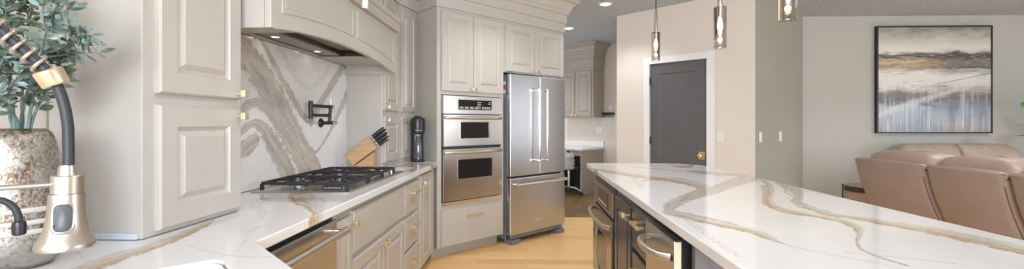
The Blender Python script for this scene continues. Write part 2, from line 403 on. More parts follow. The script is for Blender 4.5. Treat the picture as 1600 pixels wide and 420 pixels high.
def slab(name, outline, z0, z1, spacing, veins, m, parent=None, hole=None, ease=0.004, axis='z', flip=False):
    """polygon slab, dense top with vein distance attributes. axis 'z' -> (x,y,z); 'x' -> (z_,a,b) standing slab"""
    def inset(poly, d):
        n = len(poly); out = []
        for i in range(n):
            p0, p1, p2 = Vector(poly[i - 1]), Vector(poly[i]), Vector(poly[(i + 1) % n])
            e1 = (p1 - p0).normalized(); e2 = (p2 - p1).normalized()
            n1 = Vector((-e1.y, e1.x)); n2 = Vector((-e2.y, e2.x))
            nn = (n1 + n2); nn = nn / max(0.3, nn.length_squared) * 2 if nn.length > 1e-6 else n1
            out.append(tuple(p1 + nn * d * 1.0))
        return out
    def dens(poly, sp):
        o = []
        for i in range(len(poly)):
            a, b = Vector(poly[i]), Vector(poly[(i + 1) % len(poly)])
            k = max(1, int((b - a).length / sp))
            for j in range(k): o.append(tuple(a.lerp(b, j / k)))
        return o
    def area2(p): return sum(p[i - 1][0] * p[i][1] - p[i][0] * p[i - 1][1] for i in range(len(p)))
    if area2(outline) < 0: outline = outline[::-1]
    out = dens(outline, spacing * 2)
    top = inset(out, ease)
    loops = [top]; edges = []; pts = list(top)
    edges += [(i, (i + 1) % len(top)) for i in range(len(top))]
    if hole:
        if area2(hole) < 0: hole = hole[::-1]
        h = dens(hole, spacing * 2); b0 = len(pts)
        pts += h; edges += [(b0 + i, b0 + (i + 1) % len(h)) for i in range(len(h))]
    def inside(p, poly):
        c = False; x, y = p
        for i in range(len(poly)):
            x1, y1 = poly[i - 1]; x2, y2 = poly[i]
            if (y1 > y) != (y2 > y) and x < (x2 - x1) * (y - y1) / (y2 - y1) + x1: c = not c
        return c
    xs = [p[0] for p in out]; ys = [p[1] for p in out]
    small = inset(out, spacing * 0.7)
    u = min(xs)
    i = 0
    while u < max(xs):
        w = min(ys) + (0.5 * spacing if i % 2 else 0)
        while w < max(ys):
            if inside((u, w), small) and not (hole and inside((u, w), inset(hole, -spacing * 0.6))): pts.append((u, w))
            w += spacing
        u += spacing * 0.87; i += 1
    for k_, pl in veins:
        for (ax, ay, aw), (bx, by, bw) in zip(pl[:-1], pl[1:]):
            ln = math.hypot(bx - ax, by - ay)
            if ln < 1e-6: continue
            q = max(1, int(ln / 0.014)); nx, ny = -(by - ay) / ln, (bx - ax) / ln
            for i in range(q):
                f = i / q; wv = max((aw + (bw - aw) * f) * 1.15, 0.003)
                for o_ in ((0, 1.0, -1.0, 2.2, -2.2) if wv < 0.02 else (0,)):
                    pp = (ax + (bx - ax) * f + nx * wv * o_, ay + (by - ay) * f + ny * wv * o_)
                    if inside(pp, small) and not (hole and inside(pp, inset(hole, -spacing * 0.6))): pts.append(pp)
    r = delaunay_2d_cdt([Vector(p) for p in pts], edges, [], 0, 1e-6)
    V, F = r[0], r[2]
    bm = bmesh.new()
    P = (lambda a, b, c: (a, b, c)) if axis == 'z' else (lambda a, b, c: (c, a, b))
    tv = [bm.verts.new(P(p.x, p.y, z1)) for p in V]
    for f in F:
        c = sum((V[k] for k in f), Vector((0, 0))) / len(f)
        if not inside(c, top): continue
        if hole and inside(c, hole): continue
        try: bm.faces.new([tv[k] for k in f])
        except ValueError: pass
    # rims follow the real boundary of the triangulated top
    def key(p): return (round(p[0], 5), round(p[1], 5))
    look = {key((p.x, p.y)): tv[i] for i, p in enumerate(V)}
    def skirt(tl, levels):
        prev = [look[key(p)] for p in tl]
        for pl, z in levels:
            cur = [bm.verts.new(P(p[0], p[1], z)) for p in pl]
            n = len(cur)
            for j in range(n):
                try: bm.faces.new((prev[j], cur[j], cur[(j + 1) % n], prev[(j + 1) % n]))
                except ValueError: pass
            prev = cur
        return prev
    sg = 1 if z1 > z0 else -1
    last = skirt(top, [(out, z1 - ease * sg), (out, z0 + ease * sg), (top, z0)])
    if hole: skirt(dens(hole, spacing * 2), [(dens(hole, spacing * 2), z0)])
    else: bm.faces.new(last)
    bm.verts.ensure_lookup_table()
    co = np.array([((v.co.x, v.co.y) if axis == 'z' else (v.co.y, v.co.z)) for v in bm.verts])
    bmesh.ops.recalc_face_normals(bm, faces=bm.faces[:])
    me = bpy.data.meshes.new(name); bm.to_mesh(me); bm.free()
    for kind in ('grey', 'warm', 'thin', 'speck'):
        val = np.full(len(co), -4.0); sidev = np.zeros(len(co))
        for k, pl in veins:
            if k != kind: continue
            pl = np.array(pl)
            for (ax, ay, aw), (bx, by, bw) in zip(pl[:-1], pl[1:]):
                d = np.array([bx - ax, by - ay]); l2 = max(1e-9, d @ d)
                t = np.clip(((co - (ax, ay)) @ d) / l2, 0, 1)
                dist = np.hypot(co[:, 0] - ax - t * d[0], co[:, 1] - ay - t * d[1])
                wd = np.maximum((aw + (bw - aw) * t) * 1.15, 0.003)
                cr = (d[0] * (co[:, 1] - ay) - d[1] * (co[:, 0] - ax)) / math.sqrt(l2) / wd
                nv_ = 1 - dist / wd
                sidev = np.where(nv_ > val, np.clip(cr, -2, 2), sidev)
                val = np.maximum(val, nv_)
        at = me.attributes.new('vein_' + kind, 'FLOAT', 'POINT')
        at.data.foreach_set('value', np.maximum(val, -4.0).astype(np.float32))
        at = me.attributes.new('side_' + kind, 'FLOAT', 'POINT')
        at.data.foreach_set('value', sidev.astype(np.float32))
    me.materials.append(m)
    o = bpy.data.objects.new(name, me); C.objects.link(o)
    if parent: o.parent = parent
    return o
def fillet(poly, radii, n=8):
    out = []
    for i in range(len(poly)):
        r = radii[i] if isinstance(radii, (list, tuple)) else radii
        p0, p1, p2 = Vector(poly[i - 1]), Vector(poly[i]), Vector(poly[(i + 1) % len(poly)])
        if r <= 0: out.append(tuple(p1)); continue
        a = (p0 - p1).normalized(); b = (p2 - p1).normalized()
        th = a.angle(b); d = r / math.tan(th / 2)
        c = p1 + (a + b).normalized() * (r / math.sin(th / 2))
        s, e = p1 + a * d - c, p1 + b * d - c
        a0 = math.atan2(s.y, s.x); da = math.atan2(e.y, e.x) - a0
        while da > math.pi: da -= 2 * math.pi
        while da < -math.pi: da += 2 * math.pi
        for k in range(n + 1): out.append((c.x + r * math.cos(a0 + da * k / n), c.y + r * math.sin(a0 + da * k / n)))
    return out
def sweep(path, prof, name, m, parent=None):
    """profile (offset to the right of the path, z) mitred along an open xy path"""
    P = [Vector(p) for p in path]; n = len(P); b = MB()
    cols = []
    for i in range(n):
        e1 = (P[i] - P[i - 1]).normalized() if i else (P[1] - P[0]).normalized()
        e2 = (P[i + 1] - P[i]).normalized() if i < n - 1 else e1
        n1 = Vector((e1.y, -e1.x)); n2 = Vector((e2.y, -e2.x))
        nn = n1 + n2; nn = nn * 2 / nn.length_squared
        cols.append([b.bm.verts.new((*(P[i] + nn * o), z)) for o, z in prof])
    k = len(prof)
    for A, B in zip(cols, cols[1:]):
        for j in range(k): b.bm.faces.new((A[j], A[(j + 1) % k], B[(j + 1) % k], B[j]))
    b.bm.faces.new(cols[0]); b.bm.faces.new(cols[-1][::-1])
    return b.build(name, m, parent)
def text_mesh(s, size, name, m, parent, M, extrude=0.0004):
    cu = bpy.data.curves.new(name, 'FONT'); cu.body = s; cu.size = size; cu.extrude = extrude
    cu.align_x = 'CENTER'; cu.align_y = 'CENTER'
    t = bpy.data.objects.new(name, cu); C.objects.link(t)
    me = bpy.data.meshes.new_from_object(t.evaluated_get(bpy.context.evaluated_depsgraph_get()))
    bpy.data.objects.remove(t); me.name = name; me.transform(M); me.materials.clear(); me.materials.append(m)
    o = bpy.data.objects.new(name, me); C.objects.link(o); o.parent = parent; return o

# vein centre lines on the slabs: kind, (x, y, half width) in metres
ISLAND_VEINS =  [('warm', [(0.516, 3.569, 0.0418), (0.639, 3.293, 0.0685), (0.81, 2.987, 0.0846), (0.935, 2.856, 0.093), (0.987, 2.706, 0.0729), (0.992, 2.544, 0.0511)]), ('grey', [(1.026, 2.651, 0.0172), (0.934, 2.422, 0.0284), (0.806, 2.227, 0.0406), (0.7, 2.078, 0.039), (0.623, 1.963, 0.0288), (0.585, 1.875, 0.0174), (0.587, 1.795, 0.0454), (0.64, 1.701, 0.0482), (0.693, 1.607, 0.0456)]), ('warm', [(0.635, 1.69, 0.024), (0.689, 1.597, 0.0325), (0.735, 1.531, 0.037), (0.752, 1.462, 0.0236), (0.754, 1.399, 0.0147), (0.757, 1.355, 0.0072)]), ('thin', [(0.755, 1.376, 0.0056), (0.766, 1.314, 0.0068), (0.825, 1.24, 0.0071), (0.873, 1.191, 0.0069), (0.914, 1.14, 0.0065)]), ('grey', [(0.808, 2.189, 0.0281), (0.926, 2.333, 0.0426), (1.111, 2.574, 0.0533), (1.308, 2.806, 0.0637), (1.517, 3.046, 0.0676), (1.607, 3.123, 0.0584)]), ('warm', [(1.514, 2.975, 0.0195), (1.418, 2.664, 0.0172), (1.281, 2.388, 0.0144), (1.143, 2.163, 0.0118), (1.069, 1.993, 0.0198), (1.056, 1.877, 0.0365), (1.082, 1.812, 0.0467), (1.134, 1.741, 0.0361), (1.149, 1.653, 0.0268), (1.132, 1.572, 0.017), (1.068, 1.473, 0.0089), (0.984, 1.369, 0.0045), (0.945, 1.3, 0.0062), (0.937, 1.221, 0.0077), (0.954, 1.152, 0.0056)]), ('grey', [(1.36, 2.608, 0.0206), (1.194, 2.26, 0.0194), (1.058, 2.024, 0.0173), (1.041, 1.849, 0.0235)]), ('warm', [(1.576, 2.755, 0.0066), (1.45, 2.534, 0.0079), (1.336, 2.368, 0.0066), (1.309, 2.244, 0.0116)]), ('grey', [(1.521, 2.724, 0.037), (1.436, 2.462, 0.0386), (1.346, 2.265, 0.0197), (1.224, 2.079, 0.0184), (1.188, 1.937, 0.0307), (1.196, 1.855, 0.0308)]), ('warm', [(1.188, 1.937, 0.0195), (1.191, 1.79, 0.0296), (1.254, 1.71, 0.0404), (1.309, 1.607, 0.049), (1.355, 1.525, 0.0596), (1.373, 1.427, 0.0594), (1.387, 1.348, 0.0553), (1.396, 1.289, 0.0523)]), ('thin', [(1.458, 2.56, 0.0182), (1.479, 2.395, 0.017), (1.497, 2.25, 0.0152), (1.505, 2.071, 0.0133)]), ('thin', [(0.87, 3.685, 0.0506), (0.997, 3.585, 0.0454), (1.135, 3.398, 0.0416), (1.333, 3.192, 0.0615), (1.504, 3.046, 0.0597)]), ('grey', [(1.262, 3.357, 0.0796), (1.378, 3.193, 0.1003), (1.475, 3.119, 0.0835)]), ('warm', [(1.264, 3.753, 0.0597), (1.288, 3.699, 0.0539), (1.391, 3.871, 0.0252), (1.48, 4.027, 0.0126)]), ('speck', [(0.592, 1.734, 0.0128), (0.584, 1.583, 0.0153), (0.578, 1.482, 0.0139), (0.569, 1.363, 0.0135), (0.567, 1.208, 0.0078)]), ('speck', [(0.696, 2.948, 0.0217), (0.667, 2.667, 0.0187), (0.619, 2.434, 0.0088)]), ('grey', [(0.717, 2.786, 0.013), (0.873, 2.989, 0.027), (0.985, 2.924, 0.0352)]), ('thin', [(0.881, 1.272, 0.0077), (1.004, 1.212, 0.0073), (1.096, 1.172, 0.0069)])]
COUNTER_VEINS =  [('warm', [(-1.096, 0.97, 0.0369), (-1.082, 1.05, 0.0411), (-1.09, 1.142, 0.0389), (-1.09, 1.22, 0.0377), (-1.09, 1.308, 0.0312), (-1.104, 1.401, 0.0252), (-1.131, 1.507, 0.0225), (-1.154, 1.597, 0.0133)]), ('thin', [(-1.001, 1.282, 0.0033), (-0.905, 1.226, 0.0034), (-0.819, 1.186, 0.0042), (-0.735, 1.165, 0.0054), (-0.657, 1.179, 0.0062)]), ('thin', [(-1.298, 1.232, 0.0015), (-1.214, 1.179, 0.0013), (-1.159, 1.134, 0.001)]), ('warm', [(-1.167, 2.329, 0.0438), (-1.139, 2.223, 0.0494), (-1.023, 2.055, 0.067), (-0.908, 1.897, 0.0392), (-0.823, 1.736, 0.0177), (-0.802, 1.631, 0.0078)]), ('speck', [(-1.271, 2.083, 0.0337), (-1.17, 1.889, 0.0242), (-1.05, 1.754, 0.0185), (-0.976, 1.603, 0.0097)]), ('speck', [(-0.91, 1.441, 0.0093), (-0.917, 1.495, 0.0121), (-0.922, 1.533, 0.005)]), ('warm', [(-1.148, 3.565, 0.0631), (-1.06, 3.85, 0.1265), (-0.967, 3.793, 0.0887), (-0.865, 3.575, 0.0169), (-0.878, 3.331, 0.0309), (-0.936, 3.198, 0.0281)]), ('warm', [(-1.066, 4.041, 0.0371), (-0.933, 3.854, 0.1131), (-0.852, 3.918, 0.1145)]), ('thin', [(-0.859, 1.345, 0.0025), (-0.828, 1.268, 0.0024), (-0.798, 1.186, 0.0023)])]
SPLASH_VEINS =  [('grey', [(2.25, 1.674, 0.0534), (2.302, 1.622, 0.073), (2.369, 1.57, 0.0883), (2.464, 1.496, 0.0872), (2.567, 1.412, 0.0822), (2.671, 1.313, 0.0765), (2.768, 1.21, 0.0742), (2.865, 1.108, 0.0743), (2.986, 1.001, 0.0826), (3.117, 0.877, 0.0672)]), ('grey', [(2.219, 1.306, 0.024), (2.286, 1.36, 0.0261), (2.369, 1.384, 0.0242), (2.458, 1.363, 0.032), (2.553, 1.3, 0.0407), (2.642, 1.216, 0.0467), (2.753, 1.114, 0.0524), (2.848, 1.014, 0.0512), (2.933, 0.9, 0.0546)]), ('grey', [(2.219, 1.208, 0.0164), (2.276, 1.253, 0.0186), (2.369, 1.273, 0.0226), (2.446, 1.238, 0.041), (2.508, 1.171, 0.056), (2.587, 1.093, 0.0632), (2.671, 1.002, 0.0699), (2.73, 0.905, 0.0691)]), ('grey', [(2.209, 1.099, 0.0208), (2.25, 1.129, 0.0371), (2.302, 1.159, 0.0433), (2.369, 1.184, 0.0351)]), ('grey', [(2.416, 1.738, 0.0111), (2.464, 1.69, 0.0169), (2.534, 1.624, 0.0203), (2.621, 1.541, 0.0207), (2.738, 1.441, 0.0245), (2.832, 1.356, 0.0243), (2.933, 1.291, 0.0209)]), ('grey', [(2.784, 1.201, 0.0145), (2.865, 1.133, 0.017), (2.941, 1.086, 0.0148), (3.022, 1.064, 0.0131), (3.078, 1.078, 0.012), (3.157, 1.124, 0.0106), (3.26, 1.199, 0.0155), (3.359, 1.285, 0.021), (3.465, 1.385, 0.0265), (3.577, 1.493, 0.0369), (3.642, 1.56, 0.0382)]), ('grey', [(3.539, 1.746, 0.0345), (3.405, 1.64, 0.0336), (3.282, 1.536, 0.032), (3.177, 1.459, 0.0311), (3.107, 1.396, 0.029), (3.041, 1.327, 0.0288), (2.986, 1.274, 0.0244)]), ('speck', [(2.58, 1.732, 0.0146), (2.642, 1.685, 0.0184), (2.708, 1.624, 0.0254), (2.784, 1.561, 0.0293), (2.898, 1.51, 0.0236), (3.004, 1.518, 0.0205), (3.117, 1.573, 0.0235), (3.239, 1.669, 0.0233)])]
BRANCHES = [[(-1.307, 1.102, 1.247), (-1.299, 1.088, 1.339), (-1.287, 1.068, 1.425), (-1.285, 1.058, 1.503), (-1.299, 1.058, 1.605)], [(-1.298, 1.108, 1.247), (-1.28, 1.098, 1.311), (-1.24, 1.079, 1.371), (-1.199, 1.061, 1.424), (-1.169, 1.052, 1.485), (-1.134, 1.043, 1.545), (-1.118, 1.043, 1.586)], [(-1.281, 1.108, 1.247), (-1.27, 1.109, 1.321), (-1.261, 1.119, 1.388), (-1.233, 1.13, 1.439), (-1.195, 1.131, 1.482), (-1.171, 1.132, 1.506)], [(-1.301, 1.117, 1.247), (-1.33, 1.137, 1.326), (-1.334, 1.146, 1.42), (-1.335, 1.156, 1.515), (-1.321, 1.157, 1.601), (-1.311, 1.157, 1.652)], [(-1.294, 1.098, 1.247), (-1.274, 1.058, 1.314), (-1.276, 1.028, 1.389), (-1.294, 1.008, 1.447)], [(-1.282, 1.113, 1.247), (-1.271, 1.118, 1.3), (-1.258, 1.129, 1.35), (-1.245, 1.139, 1.39), (-1.225, 1.14, 1.413)], [(-1.319, 1.107, 1.247), (-1.365, 1.125, 1.342), (-1.397, 1.134, 1.444), (-1.384, 1.135, 1.545), (-1.338, 1.126, 1.589), (-1.308, 1.127, 1.616)]]
# ================================================================ setting
ZC = 2.744
RQ = math.sqrt(0.5)
def frame(p, ang, u, w=0.0):
    """point u along, w into, a wall frame at p turned by ang degrees"""
    c, s_ = math.cos(R(ang)), math.sin(R(ang))
    return (p[0] + u * c - w * s_, p[1] + u * s_ + w * c)
def wall(name, p, ang, length, m, t=0.1, z1=ZC, u0=0.0):
    b = MB().box(u0, length, 0, t, 0, z1)
    o = b.build(name, m); o.location = (p[0], p[1], 0); o.rotation_euler = (0, 0, R(ang)); return struct(o)

fl = MB().box(-1.475, 8.5, -3.0, 6.10, -0.05, 0).build('floor', plankm); struct(fl)
f2 = MB().box(-3.0, 8.5, 6.10, 12.0, -0.05, 0).build('floor', slatem); struct(f2)
ce = MB().box(-3.0, 8.5, -3.0, 12.0, ZC, ZC + 0.05).build('ceiling', ceilm); struct(ce)
b = MB()
b.box(-1.575, -1.475, -0.25, 4.41, 0, ZC); b.box(-1.575, -1.475, -3.0, -2.55, 0, ZC)
b.box(-1.575, -1.475, -2.55, -0.25, 0, 0.98); b.box(-1.575, -1.475, -2.55, -0.25, 2.26, ZC)
wl = b.build('wall_left', warmwall); struct(wl)
b = MB()
b.box(-1.475, -0.9, -3.1, -3.0, 0, ZC); b.box(2.6, 8.5, -3.1, -3.0, 0, ZC); b.box(-0.9, 2.6, -3.1, -3.0, 0, 0.93); b.box(-0.9, 2.6, -3.1, -3.0, 2.31, ZC)
struct(b.build('wall_rear', warmwall))
b = MB()
b.box(8.5, 8.6, -3.0, -0.9, 0, ZC); b.box(8.5, 8.6, 2.6, 4.2, 0, ZC); b.box(8.5, 8.6, 5.2, 6.4, 0, ZC); b.box(8.5, 8.6, 4.2, 5.2, 0, 0.42); b.box(8.5, 8.6, 4.2, 5.2, 2.48, ZC); b.box(8.5, 8.6, -0.9, 2.6, 0, 0.42); b.box(8.5, 8.6, -0.9, 2.6, 2.48, ZC)
struct(b.build('wall_right', taupe))
def window(name, p, ang, x0, x1, z0, z1, bars):
    t = bpy.data.objects.new(name, None); C.objects.link(t); t.location = (*p, 0); t.rotation_euler = (0, 0, R(ang)); struct(t)
    b = MB()
    for q in ((x0, x0 + 0.05, z0, z1), (x1 - 0.05, x1, z0, z1), (x0 + 0.0505, x1 - 0.0505, z0, z0 + 0.05), (x0 + 0.0505, x1 - 0.0505, z1 - 0.05, z1)): b.box(q[0], q[1], -0.02, 0.05, q[2], q[3], 0.003)
    for k in range(1, bars): b.box(x0 + (x1 - x0) * k / bars - 0.02, x0 + (x1 - x0) * k / bars + 0.02, -0.015, 0.045, z0 + 0.051, z1 - 0.051)
    b.build('window_frame', white, t)
window('window_1', (0, -3.0), 180, -2.6, 0.9, 0.93, 2.31, 3)
window('window_2', (-1.475, 0), 90, -2.55, -0.25, 0.98, 2.26, 2)
window('added_window', (8.5, 0), -90, -5.2, -4.2, 0.42, 2.48, 1)  # unseen opening added for the fill light that the fridge reflects
window('window_3', (8.5, 0), -90, -2.6, 0.9, 0.42, 2.48, 3)
TW = (-0.835, 4.133)                                    # left front corner of the oven tower, faces run at 45 degrees
wall('wall_oven', (-1.475, 4.412), 45, 2.12, nookwall)
NK = frame((1.435, 8.44), -45, -4.2)
wall('wall_nook', NK, -45, 5.62, nookwall)
PL = (1.237, 6.212); PWID = 1.765
# pantry front wall with its door opening
b = MB()
b.box(0, 0.50, 0, 0.1, 0, ZC); b.box(1.242, PWID, 0, 0.1, 0, ZC); b.box(0.50, 1.242, 0, 0.1, 2.035, ZC)
pw = b.build('wall_pantry', cream); pw.location = (*PL, 0); pw.rotation_euler = (0, 0, R(-45)); struct(pw)
PR = frame(PL, -45, PWID)
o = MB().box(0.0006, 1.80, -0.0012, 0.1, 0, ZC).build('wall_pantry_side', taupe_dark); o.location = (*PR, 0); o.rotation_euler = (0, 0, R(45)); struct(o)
wall('wall_pantry_nook', frame(PL, -45, 0.1, 0.1), 45, 1.55, cream)
wall('wall_back', (3.70, 6.307), 0, 4.8, taupe)
for nm, p, a, u0, u1 in (('baseboard_pantry_left', PL, -45, 0.0, 0.41), ('baseboard_pantry_right', PL, -45, 1.335, PWID),
                         ('baseboard_side', PR, 45, 0.0, 1.73), ('baseboard_back', (3.83, 6.307), 0, 0, 4.6)):
    o = MB().box(u0, u1, -0.014, 0, 0, 0.10, 0.003).build(nm, white); o.location = (p[0], p[1], 0); o.rotation_euler = (0, 0, R(a)); struct(o)
# pantry door, casing
d = thing('door_1', 'charcoal grey pantry door with one recessed panel and a gold knob in white casing', 'door', (*PL, 0), -45)
d['kind'] = 'structure'
def rr(i0, i1, zb, zt, yy): return [(0.508 + i0, yy, 0.008 + zb), (1.236 - i1, yy, 0.008 + zb), (1.236 - i1, yy, 2.03 - zt), (0.508 + i0, yy, 2.03 - zt)]
MB().rings([rr(0, 0, 0, 0, 0.045), rr(0, 0, 0, 0, 0.012), rr(0.115, 0.115, 0.22, 0.125, 0.012), rr(0.118, 0.118, 0.223, 0.128, 0.017), rr(0.128, 0.128, 0.233, 0.138, 0.022), rr(0.13, 0.13, 0.24, 0.14, 0.022)]).build('panel', doorgrey, d)
for z in (1.817, 1.054, 0.25):
    MB().cyl((0.505, -0.006, z - 0.048), (0.505, -0.006, z + 0.048), 0.009, 10).build('hinge', blackmetal, d)
b = MB().box(1.175 - 0.034, 1.175 + 0.034, 0.004, 0.012, 0.845, 0.935, 0.002); kp = b.build('knob_plate', gold, d)
MB().lathe([(0.011, 0), (0.011, 0.022), (0.026, 0.03), (0.031, 0.045), (0.026, 0.06), (0.012, 0.066)], 24, Matrix.Translation((1.175, 0.006, 0.888)) @ Matrix.Rotation(R(90), 4, 'X')).build('knob', gold, kp, smooth=50)
def casing(name, outl):
    o = MB().prism(outl, -0.02, 0.0, 'y').build(name, white, bevel=0.004); o.location = (*PL, 0); o.rotation_euler = (0, 0, R(-45)); struct(o)
casing('trim_1', [(0.415, 0), (0.502, 0), (0.502, 2.035), (1.24, 2.035), (1.24, 0), (1.332, 0), (1.332, 2.12), (0.415, 2.12)])
# kitchen crown: two stepped friezes and a cove up to the ceiling
crown_prof = [(-0.02, 2.36), (0.018, 2.36), (0.018, 2.462), (0.036, 2.468), (0.036, 2.562), (0.052, 2.568), (0.055, 2.60), (0.075, 2.625), (0.085, 2.66), (0.118, 2.695), (0.150, 2.705), (0.152, 2.738), (-0.02, 2.738)]
kc = [(-1.473, 1.325), (-1.172, 1.325), (-1.172, 4.045), (-1.0781, 4.376), TW, frame(TW, 45, 1.79), frame(TW, 45, 1.79, 0.60)]
struct(sweep(kc, crown_prof, 'trim_2', paint))

# ================================================================ left run: things on the counter and below it
# tall cabinet standing on the counter, left of the hood
def hutch(label, Y0, w, body_h, loc_x=-1.172):
    return thing('counter_cabinet', label, 'cabinet', (loc_x, Y0, 0.917), 90)
h = hutch('tall greige cabinet standing on the left counter beside the silver vase and faucet', 1.327, 0.47, 1.44)
MB().box(0, 0.47, 0.0, 0.296, 0, 1.441, 0.004).build('body', paint, h)
MB().box(-0.006, 0.0, 0.012, 0.296, 0.0, 0.019, 0.002).build('base_strip', mat('pale_blue_grey_caulk', (0.52, 0.57, 0.62), 0.5), h)
for z0, z1, kz in ((0.016, 0.413, 0.383), (0.450, 1.395, 0.472)):
    dr = panel_door(h, 0.045, 0.447, z0, z1, paint, stile=0.07)
    knob(dr, 0.425, kz)
h = hutch('tall greige cabinet on the counter between the hood and the corner, behind the knife block', 3.592, 0.45, 1.44)
MB().box(0, 0.449, 0.0, 0.296, 0, 1.441, 0.004).build('body', paint, h)
for z0, z1, kz in ((0.035, 0.410, 0.383), (0.462, 1.40, 0.49)):
    dr = panel_door(h, 0.022, 0.425, z0, z1, paint, stile=0.06); knob(dr, 0.045, kz)
ang = math.degrees(math.atan2(4.376 - 4.045, -1.078 + 1.172))
h = thing('corner_cabinet', 'narrow angled greige corner cabinet behind the black soda machine', 'cabinet', (-1.170, 4.049, 0.917), ang)
MB().prism([(0, 0), (0.336, 0), (0.30, 0.24), (0.0, 0.24)], 0, 1.441).build('body', paint, h)
for z0, z1, kz in ((0.035, 0.410, 0.383), (0.462, 1.40, 0.49)):
    dr = panel_door(h, 0.03, 0.285, z0, z1, paint, stile=0.045); knob(dr, 0.045, kz)
# cabinets over the hood
h = thing('bridge_cabinet', 'shallow greige cabinet row above the range hood', 'cabinet', (-1.172, 1.802, 2.11), 90)
MB().box(0, 1.785, 0, 0.296, 0, 0.248, 0.003).build('body', paint, h)
for i in range(4): panel_door(h, 0.02 + i * 0.44, 0.445 + i * 0.44, 0.012, 0.236, paint, stile=0.045)

# range hood
HB = 1.665; HW = 0.885
h = thing('range_hood', 'greige wooden range hood with an arched lower edge over the cooktop', 'range hood', (-1.474, 2.69, HB), 90)
def arch(x): return 0.058 * max(0.0, 1 - (abs(x) / 0.86) ** 2.2)
xs = [-HW + 2 * HW * i / 48 for i in range(49)]
outl = [(x, arch(x)) for x in xs] + [(HW, 0.335), (-HW, 0.335)]
MB().prism(outl, -0.424, -0.395, 'y').build('front_panel', paint, h, bevel=0.004)
def hood_panel(x0, x1):
    n = 14; lo = [(x0 + (x1 - x0) * i / n) for i in range(n + 1)]
    def ring(i, yy):
        k = [(x0 + i + (x1 - x0 - 2 * i) * j / n) for j in range(n + 1)]
        bt = [(x, yy, 0.068 + i + arch(x) * 1.05) for x in k]
        return bt + [(x1 - i, yy, 0.297 - i), (x0 + i, yy, 0.297 - i)]
    b = MB().rings([ring(0, -0.4235), ring(0, -0.427), ring(0.004, -0.4300), ring(0.012, -0.4285), ring(0.018, -0.4255), ring(0.024, -0.4252), ring(0.03, -0.4275), ring(0.034, -0.4275)])
    b.build('raised_panel', paint, h)
hood_panel(-0.805, -0.02); hood_panel(0.045, 0.80)
b = MB()
b.box(-HW, -HW + 0.022, -0.394, -0.017, 0.0, 0.335, 0.002); b.build('side_panel', paint, h)
MB().box(HW - 0.022, HW, -0.394, -0.017, 0.0, 0.335, 0.002).build('side_panel', paint, h)
# underside board around a recessed liner
b = MB()
b.box(-HW + 0.022, -0.45, -0.394, -0.017, 0.067, 0.082); b.box(0.45, HW - 0.022, -0.394, -0.017, 0.067, 0.082)
b.box(-0.45, 0.45, -0.394, -0.375, 0.067, 0.082); b.box(-0.45, 0.45, -0.022, -0.017, 0.067, 0.082)
b.build('underside', paint, h)
MB().box(-0.45, 0.45, -0.375, -0.022, 0.17, 0.18).build('liner', stain_dark, h)
b = MB()
for i in range(26): b.box(-0.42 + i * 0.0325, -0.40 + i * 0.0325, -0.37, -0.16, 0.120, 0.132)
b.box(-0.445, 0.445, -0.374, -0.150, 0.132, 0.137)
b.build('baffle_filter', mat('warm_grey_filter', (0.36, 0.30, 0.255), 0.4, 0.3), h)
lp = MB().box(-0.445, 0.445, -0.145, -0.024, 0.086, 0.10, 0.003).build('light_panel', mat('grey_hood_enamel', (0.30, 0.32, 0.315), 0.45), h)
for x in (-0.26, 0.24):
    o = MB().lathe([(0.030, 0.087), (0.030, 0.082), (0.022, 0.081), (0.021, 0.085)], 20, Matrix.Translation((x, -0.085, 0))).build('light_ring', chrome, lp, smooth=40)
    MB().lathe([(0.0195, 0.0855), (0.0195, 0.0835)], 16, Matrix.Translation((x, -0.085, 0))).build('lamp', hoodled, lp)
MB().box(-HW - 0.012, HW + 0.012, -0.452, -0.308, 0.336, 0.36, 0.006).build('ledge', paint, h)
MB().prism([(-0.424, 0.36), (-0.446, 0.36), (-0.458, 0.39), (-0.475, 0.40), (-0.478, 0.43), (-0.31, 0.43), (-0.31, 0.36)], -HW - 0.02, HW + 0.02, 'x').build('cornice', paint, h)
t = MB().box(-0.016, 0.016, -0.003, 0, 0, 0.155, 0.001)
tg = t.build('paper_tag', plate); tg.location = (-0.975, 2.665, 1.965); tg.rotation_euler = (0, R(4), R(25)); tag(tg, 'small white paper tag hanging from the top edge of the range hood', 'tag')

# backsplash
bs = slab('backsplash', [(1.802, 0.917), (3.588, 0.917), (3.588, 1.7305), (1.802, 1.7305)], -1.474, -1.460, 0.02, SPLASH_VEINS, quartzm, axis='x', ease=0.001)
tag(bs, 'white quartz backsplash with bold taupe veins behind the cooktop', 'backsplash')

# countertop of the left run and the diagonal sink corner
SQ = RQ
outl = [(-1.459, 0.75), (-0.53, -0.18), (0.08, 0.43), (-0.816, 1.326), (-0.816, 4.106), (-0.842, 4.132), (-1.300, 4.585), (-1.459, 4.425)]
outl = fillet(outl, [0, 0, 0.03, 0.035, 0, 0, 0, 0], 6)
def diag(d_, n_): return (d_ * SQ + n_ * SQ, -d_ * SQ + n_ * SQ)
sk = fillet([diag(-1.39, -0.17), diag(-0.64, -0.17), diag(-0.64, 0.247), diag(-1.39, 0.247)], 0.035, 6)
ct = slab('countertop', outl, 0.877, 0.915, 0.022, COUNTER_VEINS, quartzm, hole=sk)
tag(ct, 'white veined quartz countertop running from the sink corner past the cooktop', 'countertop')
